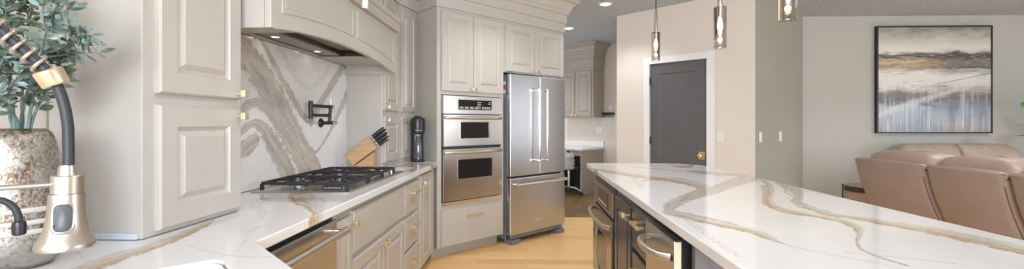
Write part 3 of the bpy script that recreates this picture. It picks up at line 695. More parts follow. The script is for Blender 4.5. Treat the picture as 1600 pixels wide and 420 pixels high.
# sink
s = thing('sink', 'white undermount sink set in the diagonal corner of the left counter', 'sink', (0, 0, 0.0))
def sl(i, z, r): return [(*p, z) for p in fillet([diag(-1.39 + i, -0.17 + i), diag(-0.64 - i, -0.17 + i), diag(-0.64 - i, 0.247 - i), diag(-1.39 + i, 0.247 - i)], r, 6)]
MB().rings([sl(-0.004, 0.70, 0.035), sl(-0.008, 0.875, 0.04), sl(0.003, 0.875, 0.035), sl(0.004, 0.905, 0.035), sl(0.012, 0.909, 0.03), sl(0.018, 0.895, 0.03), sl(0.024, 0.73, 0.05), sl(0.06, 0.712, 0.03)]).build('basin', porcelain, s, smooth=40)
MB().lathe([(0.045, 0.712), (0.045, 0.715), (0.03, 0.7155), (0.028, 0.713)], 24, Matrix.Translation((*diag(-1.0, 0.03), 0))).build('drain', chrome, s, smooth=40)

# base cabinets, face X = -0.84
def base(label, Y0, w, name='base_cabinet', body=True):
    t = thing(name, label, 'cabinet', (-0.86, Y0, 0), 90)
    if body:
        MB().box(0, w - 0.001, 0, 0.585, 0.105, 0.874).build('body', paint, t)
        MB().box(0, w - 0.001, 0.075, 0.09, 0, 0.105).build('toe_kick', paint, t)
    return t
t = base('narrow greige base cabinet between the dishwasher and the cooktop cabinet', 1.958, 0.188)
dr = panel_door(t, 0.008, 0.180, 0.12, 0.832, paint, stile=0.04); knob(dr, 0.160, 0.79)
t = base('wide greige base cabinet with a long blank front under the cooktop', 2.147, 0.918)
slab_front(t, 0.006, 0.905, 0.635, 0.845, paint, 'false_front')
dr = panel_door(t, 0.006, 0.452, 0.12, 0.605, paint); knob(dr, 0.425, 0.575)
dr = panel_door(t, 0.460, 0.905, 0.12, 0.605, paint); knob(dr, 0.487, 0.575)
t = base('greige base cabinet with three stacked drawers and gold pulls', 3.066, 0.438)
for z0, z1 in ((0.625, 0.842), (0.382, 0.598), (0.12, 0.358)):
    dr = slab_front(t, 0.014, 0.408, z0, z1, paint); pull(dr, 0.211, (z0 + z1) / 2 + 0.035, 0.16)
t = base('narrow greige base cabinet at the end of the run beside the oven tower', 3.505, 0.592)
dr = panel_door(t, 0.03, 0.438, 0.12, 0.855, paint); knob(dr, 0.062, 0.80)
MB().box(0.47, 0.592, -0.006, 0, 0.105, 0.874, 0.002).build('filler_strip', paint, t)
# corner base under the sink
t = thing('sink_cabinet', 'greige diagonal base cabinet under the corner sink', 'cabinet', (0, 0, 0))
b = MB(); b.prism([(-1.455, 0.76), (-0.53, -0.165), (0.055, 0.425), (-0.83, 1.305), (-0.86, 1.335), (-1.455, 1.335)], 0.105, 0.69); b.build('body', paint, t)
b = MB(); b.prism([(-1.455, 0.80), (-0.55, -0.10), (-0.01, 0.42), (-0.90, 1.31), (-1.455, 1.31)], 0.0, 0.105); b.build('toe_kick', paint, t)
t = thing('dishwasher', 'stainless dishwasher with a bar handle under the left counter', 'dishwasher', (-0.86, 1.345, 0), 90)
MB().box(0.005, 0.608, 0.0, 0.56, 0.10, 0.873).build('tub', blackplastic, t)
dd = MB().box(0.008, 0.603, -0.025, 0.0, 0.115, 0.850, 0.006).build('door', stainless, t)
b = MB()
b.tube([(0.03, -0.078, 0.805), (0.585, -0.078, 0.805)], 0.016, 16)
for x in (0.06, 0.555): b.box(x - 0.012, x + 0.012, -0.078, -0.024, 0.795, 0.815, 0.003)
b.build('handle', satin, dd, smooth=50)
MB().box(0.01, 0.60, 0.07, 0.085, 0.002, 0.10).build('toe_kick', blackplastic, t)

# cooktop: tray, grates, burners, knobs along its far end
t = thing('gas_cooktop', 'stainless gas cooktop with black cast iron grates on the left counter', 'cooktop', (-1.16, 2.745, 0.9155), 90)
# local x along the counter (-0.495..0.495), y into the wall
MB().rings([rect(-0.495, 0.495, 0, 0, 0)[:0] or [(-0.495, -0.26, 0), (0.495, -0.26, 0), (0.495, 0.26, 0), (-0.495, 0.26, 0)],
            [(-0.495, -0.26, 0.006), (0.495, -0.26, 0.006), (0.495, 0.26, 0.006), (-0.495, 0.26, 0.006)],
            [(-0.485, -0.25, 0.011), (0.485, -0.25, 0.011), (0.485, 0.25, 0.011), (-0.485, 0.25, 0.011)],
            [(-0.465, -0.235, 0.005), (0.465, -0.235, 0.005), (0.465, 0.235, 0.005), (-0.465, 0.235, 0.005)]]).build('tray', ovensteel, t)
def grate(x0, x1, centres):
    b = MB(); zt = 0.050; w = 0.0055; y0, y1 = -0.225, 0.225
    for yy in (y0, y1): b.box(x0, x1, yy - w, yy + w, zt - 0.016, zt, 0.003)
    for xx in (x0, x1): b.box(xx - w, xx + w, y0, y1, zt - 0.016, zt, 0.003)
    for cx, cy in centres:
        for k in range(4):
            a = R(45 + 90 * k)
            p = Vector((cx + 0.035 * math.cos(a), cy + 0.035 * math.sin(a), zt - 0.004)); q = Vector((cx + 0.11 * math.cos(a), cy + 0.11 * math.sin(a), zt - 0.004))
            q.x = min(max(q.x, x0), x1); q.y = min(max(q.y, y0), y1)
            b.tube([p, q], 0.0046, 6)
        for dx, dy in ((1, 0), (-1, 0), (0, 1), (0, -1)):
            p = Vector((cx + 0.04 * dx, cy + 0.04 * dy, zt - 0.004)); q = Vector((cx + 0.16 * dx, cy + 0.16 * dy, zt - 0.004))
            q.x = min(max(q.x, x0), x1); q.y = min(max(q.y, y0), y1); b.tube([p, q], 0.0046, 6)
    if len(centres) > 1: b.box(x0, x1, -w, w, zt - 0.014, zt, 0.002)
    for xx in (x0, x1):
        for yy in (y0, y1): b.box(xx - 0.008, xx + 0.008, yy - 0.008, yy + 0.008, 0.006, zt - 0.01, 0.002)
    b.build('grate', iron, t)
burn = [(-0.29, -0.115), (-0.29, 0.115), (0.0, 0.0), (0.255, -0.115), (0.255, 0.115)]
grate(-0.445, -0.145, burn[:2]); grate(-0.13, 0.115, burn[2:3]); grate(0.13, 0.375, burn[3:])
for x, y in burn:
    bb = MB().lathe([(0.055, 0.006), (0.052, 0.014), (0.036, 0.016), (0.034, 0.022)], 24, Matrix.Translation((x, y, 0))).build('burner', stainless, t, smooth=40)
    MB().lathe([(0.04, 0.022), (0.042, 0.026), (0.038, 0.031), (0.01, 0.032)], 24, Matrix.Translation((x, y, 0))).build('burner_cap', iron, bb, smooth=40)
for i in range(5):
    MB().lathe([(0.022, 0.006), (0.022, 0.011), (0.018, 0.013), (0.017, 0.034), (0.014, 0.037)], 20, Matrix.Translation((0.432, -0.19 + i * 0.075, 0))).build('knob', chrome, t, smooth=40)
bd = MB().box(-0.458, -0.453, -0.205, -0.105, 0.010, 0.034, 0.001).build('badge_plate', blackplastic, t)
b = MB()
for i in range(9): b.box(-0.460, -0.4575, -0.196 + i * 0.0098, -0.190 + i * 0.0098, 0.017, 0.027 - (0.003 if i % 3 == 1 else 0))
b.build('badge_lettering', satin, bd)

# pot filler on the backsplash
t = thing('pot_filler', 'black double jointed pot filler tap with gold ends on the backsplash', 'tap', (-1.458, 3.12, 1.275), 90)
b = MB()
b.lathe([(0.032, 0), (0.032, 0.006), (0.024, 0.016), (0.013, 0.02)], 24, Matrix.Rotation(R(90), 4, 'X'))
b.cyl((0, -0.018, 0), (0, -0.092, 0), 0.0125, 16)
b.build('wall_flange', blackmetal, t, smooth=40)
MB().cyl((0, -0.0925, 0), (0, -0.118, 0), 0.0125, 16).build('valve_knob', gold, t, smooth=40)
j1 = (0, -0.066); j2 = (-0.215, -0.035); j3 = (0.035, -0.055)
b = MB(); b.cyl((*j1, 0.0), (*j1, 0.072), 0.012, 14); b.build('riser', blackmetal, t, smooth=40)
b = MB(); b.cyl((*j1, 0.052), (*j2, 0.052), 0.0105, 14); b.build('lower_arm', blackmetal, t, smooth=40)
b = MB(); b.cyl((*j2, 0.025), (*j2, 0.145), 0.0145, 16); b.build('elbow', blackmetal, t, smooth=40)
b = MB(); b.cyl((*j2, 0.115), (*j3, 0.115), 0.0105, 14); b.cyl((*j3, 0.118), (*j3, 0.07), 0.011, 14); b.box(j3[0] - 0.02, j3[0] + 0.02, j3[1] - 0.013, j3[1] + 0.013, 0.103, 0.127, 0.004)
b.build('spout_arm', blackmetal, t, smooth=40)
b = MB(); b.cyl((j3[0] + 0.018, j3[1], 0.115), (j3[0] + 0.04, j3[1], 0.115), 0.0115, 14); b.cyl((j3[0] + 0.008, j3[1], 0.126), (j3[0] + 0.008, j3[1], 0.17), 0.0028, 8)
b.build('lever', gold, t, smooth=40)

# knife block and knives
KBX, KBY = -1.215, 3.40
t = thing('knife_block', 'slanted light wooden knife block on the counter right of the cooktop', 'knife block', (KBX, KBY, 0.917), 8)
# profile in x,z; slanted block on a wedge foot
u = Vector((0.80, 0, 0.60)); w = Vector((-0.60, 0, 0.80))       # long axis of the block and its thickness
o0 = Vector((-0.105, 0, 0.035))
p = [o0, o0 + u * 0.225, o0 + u * 0.225 + w * 0.105, o0 + w * 0.105 + u * 0.005]
b = MB().prism([(q.x, q.z) for q in p], -0.055, 0.055, 'y'); b.build('block', blockwood, t, bevel=0.003)
b = MB().prism([(-0.085, 0.0), (0.050, 0.0), (0.050, 0.138), (-0.04, 0.072), (-0.085, 0.040)], -0.05, 0.05, 'y'); b.build('foot', blockwood, t, bevel=0.003)
Rk = Matrix.Rotation(R(8), 4, 'Z'); base0 = Matrix.Translation((KBX, KBY, 0.917)) @ Rk
rows = [(0.091, (-0.030, 0.0, 0.030), 0.128, 0.0125), (0.063, (-0.03, 0.004, 0.034), 0.122, 0.0125), (0.035, (-0.032, -0.004, 0.03), 0.115, 0.012), (0.010, (-0.026, 0.022), 0.098, 0.010)]
places = ['topmost row of the wooden block, %s', 'second row of the wooden block, %s', 'third row of the wooden block, %s', 'lowest row of the wooden block, %s']
colw = ['nearest the room side', 'middle place', 'nearest the wall side']
for ri, (tw, ys, ln, rad) in enumerate(rows):
    for ci, yy in enumerate(ys):
        st = o0 + u * 0.226 + w * tw + Vector((0, yy, 0))
        M = base0 @ Matrix.Translation(st) @ Matrix.Rotation(-math.atan2(0.60, 0.80), 4, 'Y')
        k = bpy.data.objects.new('knife', None); C.objects.link(k); k.empty_display_size = 0.03; k.matrix_world = M
        word = ['front', 'middle', 'back'][ci] if len(ys) == 3 else ['front', 'back'][ci]
        tag(k, 'black handled knife in the %s row of the wooden block, %s of its row' % (['topmost', 'second', 'third', 'lowest'][ri], word), 'knife', 'knives in the wooden block')
        MB().box(0.0, 0.016, -0.007, 0.007, -rad, rad, 0.003).build('bolster', chrome, k)
        b = MB().rings([[(x, sy * hh * 0.72, sz * hh + dz) for sy, sz in ((-1, -0.6), (-0.6, -1), (0.6, -1), (1, -0.6), (1, 0.6), (0.6, 1), (-0.6, 1), (-1, 0.6))]
                        for x, hh, dz in ((0.016, rad * 0.85, 0), (0.035, rad, 0.0), (ln * 0.55, rad * 0.92, 0.001), (ln * 0.9, rad * 1.1, -0.001), (ln, rad * 0.95, -0.003))])
        b.build('handle', blackplastic, k, smooth=40)
        MB().box(ln, ln + 0.004, -rad * 0.6, rad * 0.6, -rad * 0.9 - 0.002, rad * 0.8 - 0.002, 0.001).build('end_cap', chrome, k)

# soda machine and its bottle
t = thing('soda_machine', 'slim black soda maker on the counter in front of the corner cabinet', 'soda maker', (-1.02, 4.155, 0.9165), 22)
MB().lathe([(0.060, 0), (0.063, 0.006), (0.063, 0.016), (0.058, 0.02)], 32).build('base', blackplastic, t, smooth=40)
b = MB()   # column behind, head above
b.lathe([(0.056, 0.0), (0.058, 0.02), (0.055, 0.20), (0.058, 0.26)], 28, Matrix.Translation((0.0, 0.034, 0.014)), sx=1.0, sy=0.5)
b.build('column', blackplastic, t, smooth=40)
b = MB().lathe([(0.052, 0.262), (0.062, 0.266), (0.066, 0.30), (0.066, 0.385), (0.062, 0.402), (0.050, 0.410), (0.03, 0.412)], 32)
hd = b.build('head', blackplastic, t, smooth=40)
MB().lathe([(0.030, 0.413), (0.032, 0.418), (0.028, 0.424)], 24).build('button', blackmetal, hd, smooth=40)
text_mesh('sodastream', 0.014, 'lettering', plate, hd, Matrix.Translation((0, -0.0665, 0.292)) @ Matrix.Rotation(R(90), 4, 'X'))
MB().lathe([(0.020, 0.262), (0.024, 0.255), (0.020, 0.235), (0.016, 0.232)], 20, Matrix.Translation((0, -0.02, 0))).build('nozzle', chrome, t, smooth=40)
bt = MB().lathe([(0.030, 0), (0.034, 0.004), (0.034, 0.12), (0.030, 0.16), (0.018, 0.195), (0.015, 0.212)], 24).build('soda_bottle', mat('dark_clear_plastic', (0.10, 0.10, 0.105), 0.06, Specular_IOR_Level=0.8), smooth=40)
bt.location = frame((-1.02, 4.155), 22, 0, -0.031) + (0.9368,); tag(bt, 'dark clear bottle standing under the nozzle of the black soda maker', 'bottle')
# ================================================================ oven tower and fridge (faces at 45 degrees)
def tower(name, label, cat, u, w=0.0, z=0.0): return thing(name, label, cat, (*frame(TW, 45, u, w), z), 45)
t = tower('oven_cabinet', 'tall greige cabinet housing the double wall oven, next to the fridge', 'cabinet', 0.0)
b = MB()
b.box(0, 0.05, 0, 0.62, 0.105, 2.36); b.box(0.790, 0.828, 0, 0.62, 0.105, 2.36)
b.box(0.05, 0.790, 0, 0.62, 0.105, 0.492); b.box(0.05, 0.790, 0, 0.62, 1.545, 2.36)
b.box(0.05, 0.79, 0.605, 0.62, 0.492, 1.545)
b.build('body', paint, t)
MB().box(0, 0.828, 0.10, 0.115, 0, 0.105).build('toe_kick', paint, t)
dr = slab_front(t, 0.045, 0.805, 0.113, 0.450, paint); pull(dr, 0.425, 0.375, 0.20)
for x0, x1, kx in ((0.045, 0.418, 0.390), (0.424, 0.818, 0.452)):
    dr = panel_door(t, x0, x1, 1.577, 2.332, paint); knob(dr, kx, 1.607)

t = tower('wall_oven', 'stainless double wall oven built into the greige tower', 'oven', 0.052, 0.0, 0.496)
W = 0.736
MB().box(0.004, W - 0.004, 0.0, 0.56, 0.003, 1.04).build('body', blackplastic, t)
cp = MB().box(0, W, -0.028, 0, 0.865, 1.042, 0.005).build('control_panel', ovensteel, t)
MB().box(0.165, 0.595, -0.031, -0.027, 0.905, 1.010, 0.002).build('display_frame', chrome, cp)
cg = MB().box(0.172, 0.588, -0.033, -0.030, 0.911, 1.004, 0.001).build('display', blackglass, cp)
keym = mat('grey_key_print', (0.35, 0.36, 0.38), 0.5)
def key(par, x0, x1, y, z0, z1, m): MB().box(x0, x1, y, y + 0.001, z0, z1).build('button', m, par)
for i in range(4): key(cp, 0.185 + i * 0.062, 0.185 + i * 0.062 + 0.045, -0.0338, 0.918, 0.938, keym)
for i in range(3):
    for j in range(4): key(cp, 0.405 + i * 0.017, 0.405 + i * 0.017 + 0.011, -0.0338, 0.92 + j * 0.019, 0.932 + j * 0.019, keym)
for i in range(4): key(cp, 0.462 + i * 0.029, 0.462 + i * 0.029 + 0.022, -0.0338, 0.918, 0.94, keym)
for i in range(2): key(cp, 0.545, 0.575, -0.0338, 0.965 + i * 0.015, 0.974 + i * 0.015, keym)
def oven_door(par, x0, x1, z0, z1, wx0, wx1, wz0, wz1, hz, steelm, hm, out=0.055, fm=None):
    b = MB()
    y0, y1 = -0.032, 0.0
    b.box(x0, wx0, y0, y1, z0, z1); b.box(wx1, x1, y0, y1, z0, z1); b.box(wx0, wx1, y0, y1, z0, wz0); b.box(wx0, wx1, y0, y1, wz1, z1)
    dd = b.build('door', steelm, par)
    f = MB()
    for q in ((wx0, wx0 + 0.008, wz0, wz1), (wx1 - 0.008, wx1, wz0, wz1), (wx0 + 0.0082, wx1 - 0.0082, wz0, wz0 + 0.008), (wx0 + 0.0082, wx1 - 0.0082, wz1 - 0.008, wz1)): f.box(q[0], q[1], y0 - 0.003, y0 + 0.004, q[2], q[3], 0.001)
    f.build('window_frame', fm or chrome, dd)
    MB().box(wx0, wx1, y0 + 0.004, y0 + 0.012, wz0, wz1).build('window_glass', blackglass, dd)
    bowed_handle(dd, x0 + 0.012, x1 - 0.012, hz, y0 + 0.002, out, 0.0155, hm)
    return dd
oven_door(t, 0.006, W - 0.006, 0.560, 0.858, 0.19, 0.565, 0.625, 0.795, 0.830, ovensteel, satin)
oven_door(t, 0.006, W - 0.006, 0.040, 0.530, 0.16, 0.60, 0.235, 0.435, 0.500, ovensteel, satin)
MB().box(0.01, W - 0.01, -0.015, 0, 0.533, 0.557).build('vent_strip', blackplastic, t)
MB().box(0.0, W, -0.024, 0, 0.0, 0.032, 0.004).build('bottom_trim', chrome, t)

t = tower('fridge_cabinet', 'greige two-door cabinet over the refrigerator', 'cabinet', 0.830, 0, 1.815)
MB().box(0, 0.96, 0, 0.62, 0.0, 0.545).build('body', paint, t)
for x0, x1, kx in ((0.022, 0.482, 0.452), (0.488, 0.955, 0.518)):
    dr = panel_door(t, x0, x1, 0.010, 0.517, paint); knob(dr, kx, 0.04)
t = tower('end_panel', 'tall greige end panel on the far side of the refrigerator', 'cabinet panel', 1.752)
MB().box(0.0, 0.038, 0.0, 0.62, 0, 1.812).build('panel', paint, t)

t = tower('refrigerator', 'large stainless french door refrigerator with bottom freezer drawer', 'refrigerator', 0.848, 0, 0)
FW = 0.876
MB().box(0.004, FW - 0.004, -0.018, 0.60, 0.045, 1.785, 0.004).build('body', fridgeside, t)
def fdoor(name, x0, x1, z0, z1):
    return MB().box(x0, x1, -0.09, -0.026, z0, z1, 0.010, 3).build(name, stainless, t)
da = fdoor('door', 0.0, 0.4415, 0.712, 1.793); db = fdoor('door', 0.4475, FW, 0.712, 1.793); fz = fdoor('freezer_drawer', 0.0, FW, 0.095, 0.695)
MB().box(0.01, FW - 0.01, -0.026, -0.016, 0.05, 1.78).build('gasket', rubber, t)
def bar(par, p0, p1, ends):
    b = MB(); b.tube([p0, p1], 0.0125, 14)
    for e in ends: b.cyl((e[0], -0.088, e[1]), (e[0], -0.150, e[1]), 0.011, 12)
    for e in (p0, p1):
        b.box(e[0] - 0.015, e[0] + 0.015, -0.165, -0.135, e[2] - 0.015, e[2] + 0.015, 0.004)
    return b.build('handle', chrome, par, smooth=50)
bar(da, (0.385, -0.15, 0.86), (0.385, -0.15, 1.645), [(0.385, 0.87), (0.385, 1.635)])
bar(db, (0.505, -0.15, 0.86), (0.505, -0.15, 1.645), [(0.505, 0.87), (0.505, 1.635)])
bar(fz, (0.045, -0.15, 0.632), (0.83, -0.15, 0.632), [(0.06, 0.632), (0.815, 0.632)])
bg = MB().box(0.385, 0.500, -0.0935, -0.0895, 0.190, 0.224, 0.0015).build('badge', chrome, fz)
MB().box(0.390, 0.495, -0.0945, -0.0932, 0.195, 0.219).build('badge_face', stain_dark, fz)
text_mesh('KitchenAid', 0.019, 'badge_lettering', plate, fz, Matrix.Translation((0.4425, -0.0948, 0.207)) @ Matrix.Rotation(R(90), 4, 'X'))
MB().box(0.03, FW - 0.03, -0.06, -0.02, 0.05, 0.093).build('toe_grille', fridgeside, t)
for x in (0.03, FW - 0.13):
    MB().box(x - 0.02, x + 0.11, -0.10, 0.02, 0.0, 0.045, 0.006).build('foot_cover', fridgeside, t)
for x in (0.06, FW - 0.06):
    MB().box(x - 0.05, x + 0.05, -0.07, 0.05, 1.786, 1.806, 0.005).build('hinge_cover', blackplastic, t)
for i, (z, col) in enumerate(((1.70, (0.75, 0.78, 0.8)), (1.655, (0.6, 0.09, 0.06)), (1.61, (0.78, 0.78, 0.76)), (1.565, (0.12, 0.32, 0.55)))):
    MB().box(0.0022, 0.0040, 0.0 - 0.012, 0.05, z - 0.018, z + 0.018).build('sticker', mat('sticker_print', col, 0.5), t)

# ================================================================ desk nook
t = thing('wall_cabinet', 'taupe two-door wall cabinet with a deep crown above the desk', 'cabinet', (*frame((1.208, 8.2), -45, 0), 1.387), -45)
MB().box(-0.86, 0, 0, 0.318, 0, 0.97).build('body', nookpaint, t)
for x0, x1, kx in ((-0.80, -0.425, -0.45), (-0.40, -0.04, -0.375)):
    dr = panel_door(t, x0, x1, 0.02, 0.86, nookpaint); knob(dr, kx, 0.045)
q = (1.208, 8.2)
p = [frame(q, -45, -0.86, 0.31), frame(q, -45, -0.86, 0), frame(q, -45, 0, 0), frame(q, -45, 0, 0.312)]
struct(sweep(p, [(o, z if z > 2.4 else z - 0.06) for o, z in crown_prof], 'trim_3', nookpaint))
DK = (0.969, 7.974)
t = thing('built_in_desk', 'built-in taupe desk with an open knee space in the nook', 'desk', (*DK, 0), -45)
MB().box(-0.030, 0, 0, 0.652, 0, 0.79).build('side_panel', nookpaint, t)
MB().box(-1.40, -0.90, 0, 0.652, 0, 0.79).build('drawer_body', nookpaint, t)
slab_front(t, -1.385, -0.915, 0.45, 0.76, nookpaint); slab_front(t, -1.385, -0.915, 0.12, 0.43, nookpaint)
MB().box(-0.90, -0.030, 0.0, 0.018, 0.69, 0.79).build('apron', nookpaint, t)
MB().box(-0.90, -0.030, 0.60, 0.615, 0.0, 0.79).build('back_panel', blackplastic, t)
MB().box(-1.43, 0.02, -0.025, 0.655, 0.792, 0.83, 0.004).build('desktop', plainquartz, t)
MB().box(-1.43, 0.02, 0.637, 0.655, 0.832, 0.935, 0.002).build('backsplash', plainquartz, t)
NW = (1.435, 8.44)
def nuv(X, Y): return ((X - NW[0]) - (Y - NW[1])) * RQ
t = thing('key_rack', 'small black key rack with hooks on the nook wall', 'key rack', (*frame(NW, -45, nuv(1.509, 8.366), 0), 1.43), -45)
MB().box(-0.135, 0.135, -0.06, -0.001, 0.0, 0.045, 0.004).build('shelf', blackmetal, t)
for i in range(6):
    x = -0.115 + i * 0.046
    MB().tube([(x, -0.02, 0.004), (x, -0.022, -0.03), (x, -0.035, -0.042), (x, -0.05, -0.034)], 0.005, 8).build('hook', blackmetal, t)
def wallplate(label, name, cat, p, ang, z, w=0.075, hgt=0.118, kind='rocker', group=None):
    t = thing(name, label, cat, (*p, z), ang, group)
    MB().box(-w / 2, w / 2, -0.007, -0.0005, -hgt / 2, hgt / 2, 0.003).build('cover_plate', plate, t)
    if kind == 'rocker':
        MB().box(-0.017, 0.017, -0.011, -0.006, -0.034, 0.034, 0.002).build('rocker', plate, t)
    else:
        for zz in (-0.022, 0.022):
            k = MB().box(-0.016, 0.016, -0.009, -0.006, zz - 0.014, zz + 0.014, 0.003).build('socket', plate, t)
            MB().box(-0.008, -0.005, -0.0095, -0.0088, zz - 0.006, zz + 0.006).build('slot', darkvoid, k)
            MB().box(0.005, 0.008, -0.0095, -0.0088, zz - 0.006, zz + 0.006).build('slot', darkvoid, k)
    return t
wallplate('white light switch on the nook wall above the key rack', 'light_switch', 'light switch', frame(NW, -45, nuv(1.545, 8.33)), -45, 1.56)
wallplate('white power outlet on the nook wall above the desk', 'power_outlet', 'outlet', frame(NW, -45, nuv(1.363, 8.512)), -45, 1.149, 0.12, 0.118, 'outlet')
wallplate('white light switch on the cream wall right of the pantry door', 'light_switch', 'light switch', frame(PL, -45, 1.376 + 0.02), -45, 1.122)
wallplate('white light switch on the taupe wall, the one closer to the cream wall corner', 'light_switch', 'light switch', frame(PR, 45, 0.158), 45, 1.12)
wallplate('white light switch on the taupe wall, the one closer to the painting', 'light_switch', 'light switch', frame(PR, 45, 0.846), 45, 1.115)
# office chair with a jacket over its back
cx, cy = frame(DK, -45, -0.27, -0.02)
t = thing('office_chair', 'black office chair with a chrome base pushed under the desk', 'chair', (cx, cy, 0), -45)
MB().box(-0.23, 0.23, -0.20, 0.24, 0.44, 0.52, 0.035, 3).build('seat', blackplastic, t, smooth=60)
MB().box(-0.21, 0.21, -0.27, -0.215, 0.52, 0.80, 0.025, 3).build('backrest', blackplastic, t, smooth=60)
MB().cyl((0, 0, 0.10), (0, 0, 0.44), 0.025, 14).build('gas_lift', chrome, t, smooth=40)
for k in range(5):
    a = R(-90 + 18 + 72 * k)
    lg = MB().tube([(0, 0, 0.13), (0.16 * math.cos(a), 0.16 * math.sin(a), 0.12), (0.28 * math.cos(a), 0.28 * math.sin(a), 0.075)], [0.024, 0.02, 0.014], 10).build('leg', chrome, t, smooth=40)
    MB().cyl((0.28 * math.cos(a) - 0.02 * math.sin(a), 0.28 * math.sin(a) + 0.02 * math.cos(a), 0.03), (0.28 * math.cos(a) + 0.02 * math.sin(a), 0.28 * math.sin(a) - 0.02 * math.cos(a), 0.03), 0.03, 16).build('caster', blackplastic, lg, smooth=40)
b = MB(); loops = []
for i in range(15):
    z = 0.47 + 0.36 * i / 14
    puff = 0.034 * abs(math.sin(math.pi * i / 2.4)) ** 0.6
    wv = 0.6 * puff - 0.01 + (0.275 if i < 11 else 0.275 - 0.045 * (i - 10)) * (1 if i < 14 else 0.8)
    dv = (0.10 + puff) if i < 12 else (0.10 + puff) * (1 - 0.22 * (i - 11))
    lp = []
    for j in range(28):
        a = 2 * math.pi * j / 28
        ca, sa = math.cos(a), math.sin(a)
        lp.append((wv * math.copysign(abs(ca) ** 0.55, ca) + 0.008 * math.sin(5 * a + i), -0.245 + dv * math.copysign(abs(sa) ** 0.7, sa), z + 0.006 * math.sin(3 * a)))
    loops.append(lp)
b.rings(loops); j = b.build('jacket', jacketm, smooth=180)
j.location = (cx, cy, 0); j.rotation_euler = (0, 0, R(-45))
tag(j, 'silver grey quilted jacket draped over the back of the desk chair', 'jacket')

# ================================================================ island
IX = 0.577
def isl(name, label, cat, Y, z=0): return thing(name, label, cat, (IX, Y, z), -90)
t = isl('island_cabinet', 'dark island base with an open kneehole side, carrying the large veined slab', 'kitchen island', 3.76)
b = MB()      # local x runs from the far end towards the camera, y across the island
b.box(0.0, 0.045, 0.0, 0.62, 0.09, 0.874); b.box(2.10, 2.14, 0.03, 0.62, 0.0, 0.874)
b.box(0.0, 2.14, 0.60, 0.62, 0.0, 0.874); b.box(0.045, 2.10, 0.01, 0.60, 0.845, 0.874); b.box(0.045, 2.10, 0.06, 0.60, 0.0, 0.085)
b.build('body', navy, t)
MB().box(2.141, 2.160, 0.011, 0.62, 0.0, 0.874, 0.002).build('end_panel', navygrey, t)
b = MB()
for x in (0.011, 0.115, 0.30, 0.535): b.box(2.1605, 2.172, x, x + 0.05, 0.09, 0.86, 0.003)
b.box(2.1605, 2.171, 0.012, 0.584, 0.0, 0.0895, 0.003)
for q in ((0.0615, 0.1145), (0.1655, 0.2995), (0.3505, 0.5345)): b.box(2.1605, 2.171, q[0], q[1], 0.80, 0.859, 0.003)
b.build('end_panel_frame', navygrey, t)
t = isl('island_oven', 'dark stainless oven built into the far end of the island', 'oven', 3.705)
MB().box(0.006, 0.785, 0.0, 0.55, 0.086, 0.840).build('body', blackplastic, t)
cp = MB().box(0.0, 0.79, -0.022, 0, 0.648, 0.815, 0.004).build('control_panel', stain_dark, t)
MB().box(0.20, 0.62, -0.0245, -0.0215, 0.675, 0.785, 0.001).build('display', blackglass, cp)
for i in range(6): key(cp, 0.235 + i * 0.06, 0.265 + i * 0.06, -0.0255, 0.69, 0.70, plate)
oven_door(t, 0.0, 0.79, 0.09, 0.640, 0.15, 0.64, 0.17, 0.49, 0.590, stain_dark, satin, 0.062, stain_dark)
t = isl('island_cupboard', 'narrow dark island cupboard door with a gold knob beside the oven', 'cabinet', 2.885)
MB().box(0, 0.47, 0.0, 0.55, 0.086, 0.843).build('body', navy, t)
dr = panel_door(t, 0.02, 0.455, 0.095, 0.818, navy); knob(dr, 0.395, 0.765, m=gold)
t = isl('drawer_cabinet', 'dark island drawer unit with gold pulls between the cupboard and the ice maker', 'cabinet', 2.405)
MB().box(0, 0.372, 0.0, 0.55, 0.086, 0.843).build('body', navy, t)
for z0, z1 in ((0.618, 0.836), (0.36, 0.595), (0.095, 0.34)):
    dr = slab_front(t, 0.012, 0.368, z0, z1, navy); pull(dr, 0.19, z1 - 0.065, 0.16)
t = isl('ice_maker', 'stainless undercounter ice maker with a curved handle at the near end of the island', 'ice maker', 2.025)
MB().box(0.006, 0.360, -0.016, 0.55, 0.086, 0.843).build('body', blackplastic, t)
dd = MB().box(0.0, 0.385, -0.045, -0.016, 0.10, 0.842, 0.003).build('door', stainless, t)
bowed_handle(dd, 0.045, 0.35, 0.775, -0.044, 0.062, 0.0145, satin)
# slab
io = fillet([(0.530, 4.06), (0.530, 1.02), (1.515, 1.02), (1.515, 4.06)], [0.06, 0.13, 0.13, 0.30], 8)
o = slab('island_countertop', io, 0.877, 0.915, 0.022, ISLAND_VEINS, quartzm)
tag(o, 'large white quartz island slab with flowing taupe and gold veins', 'countertop')

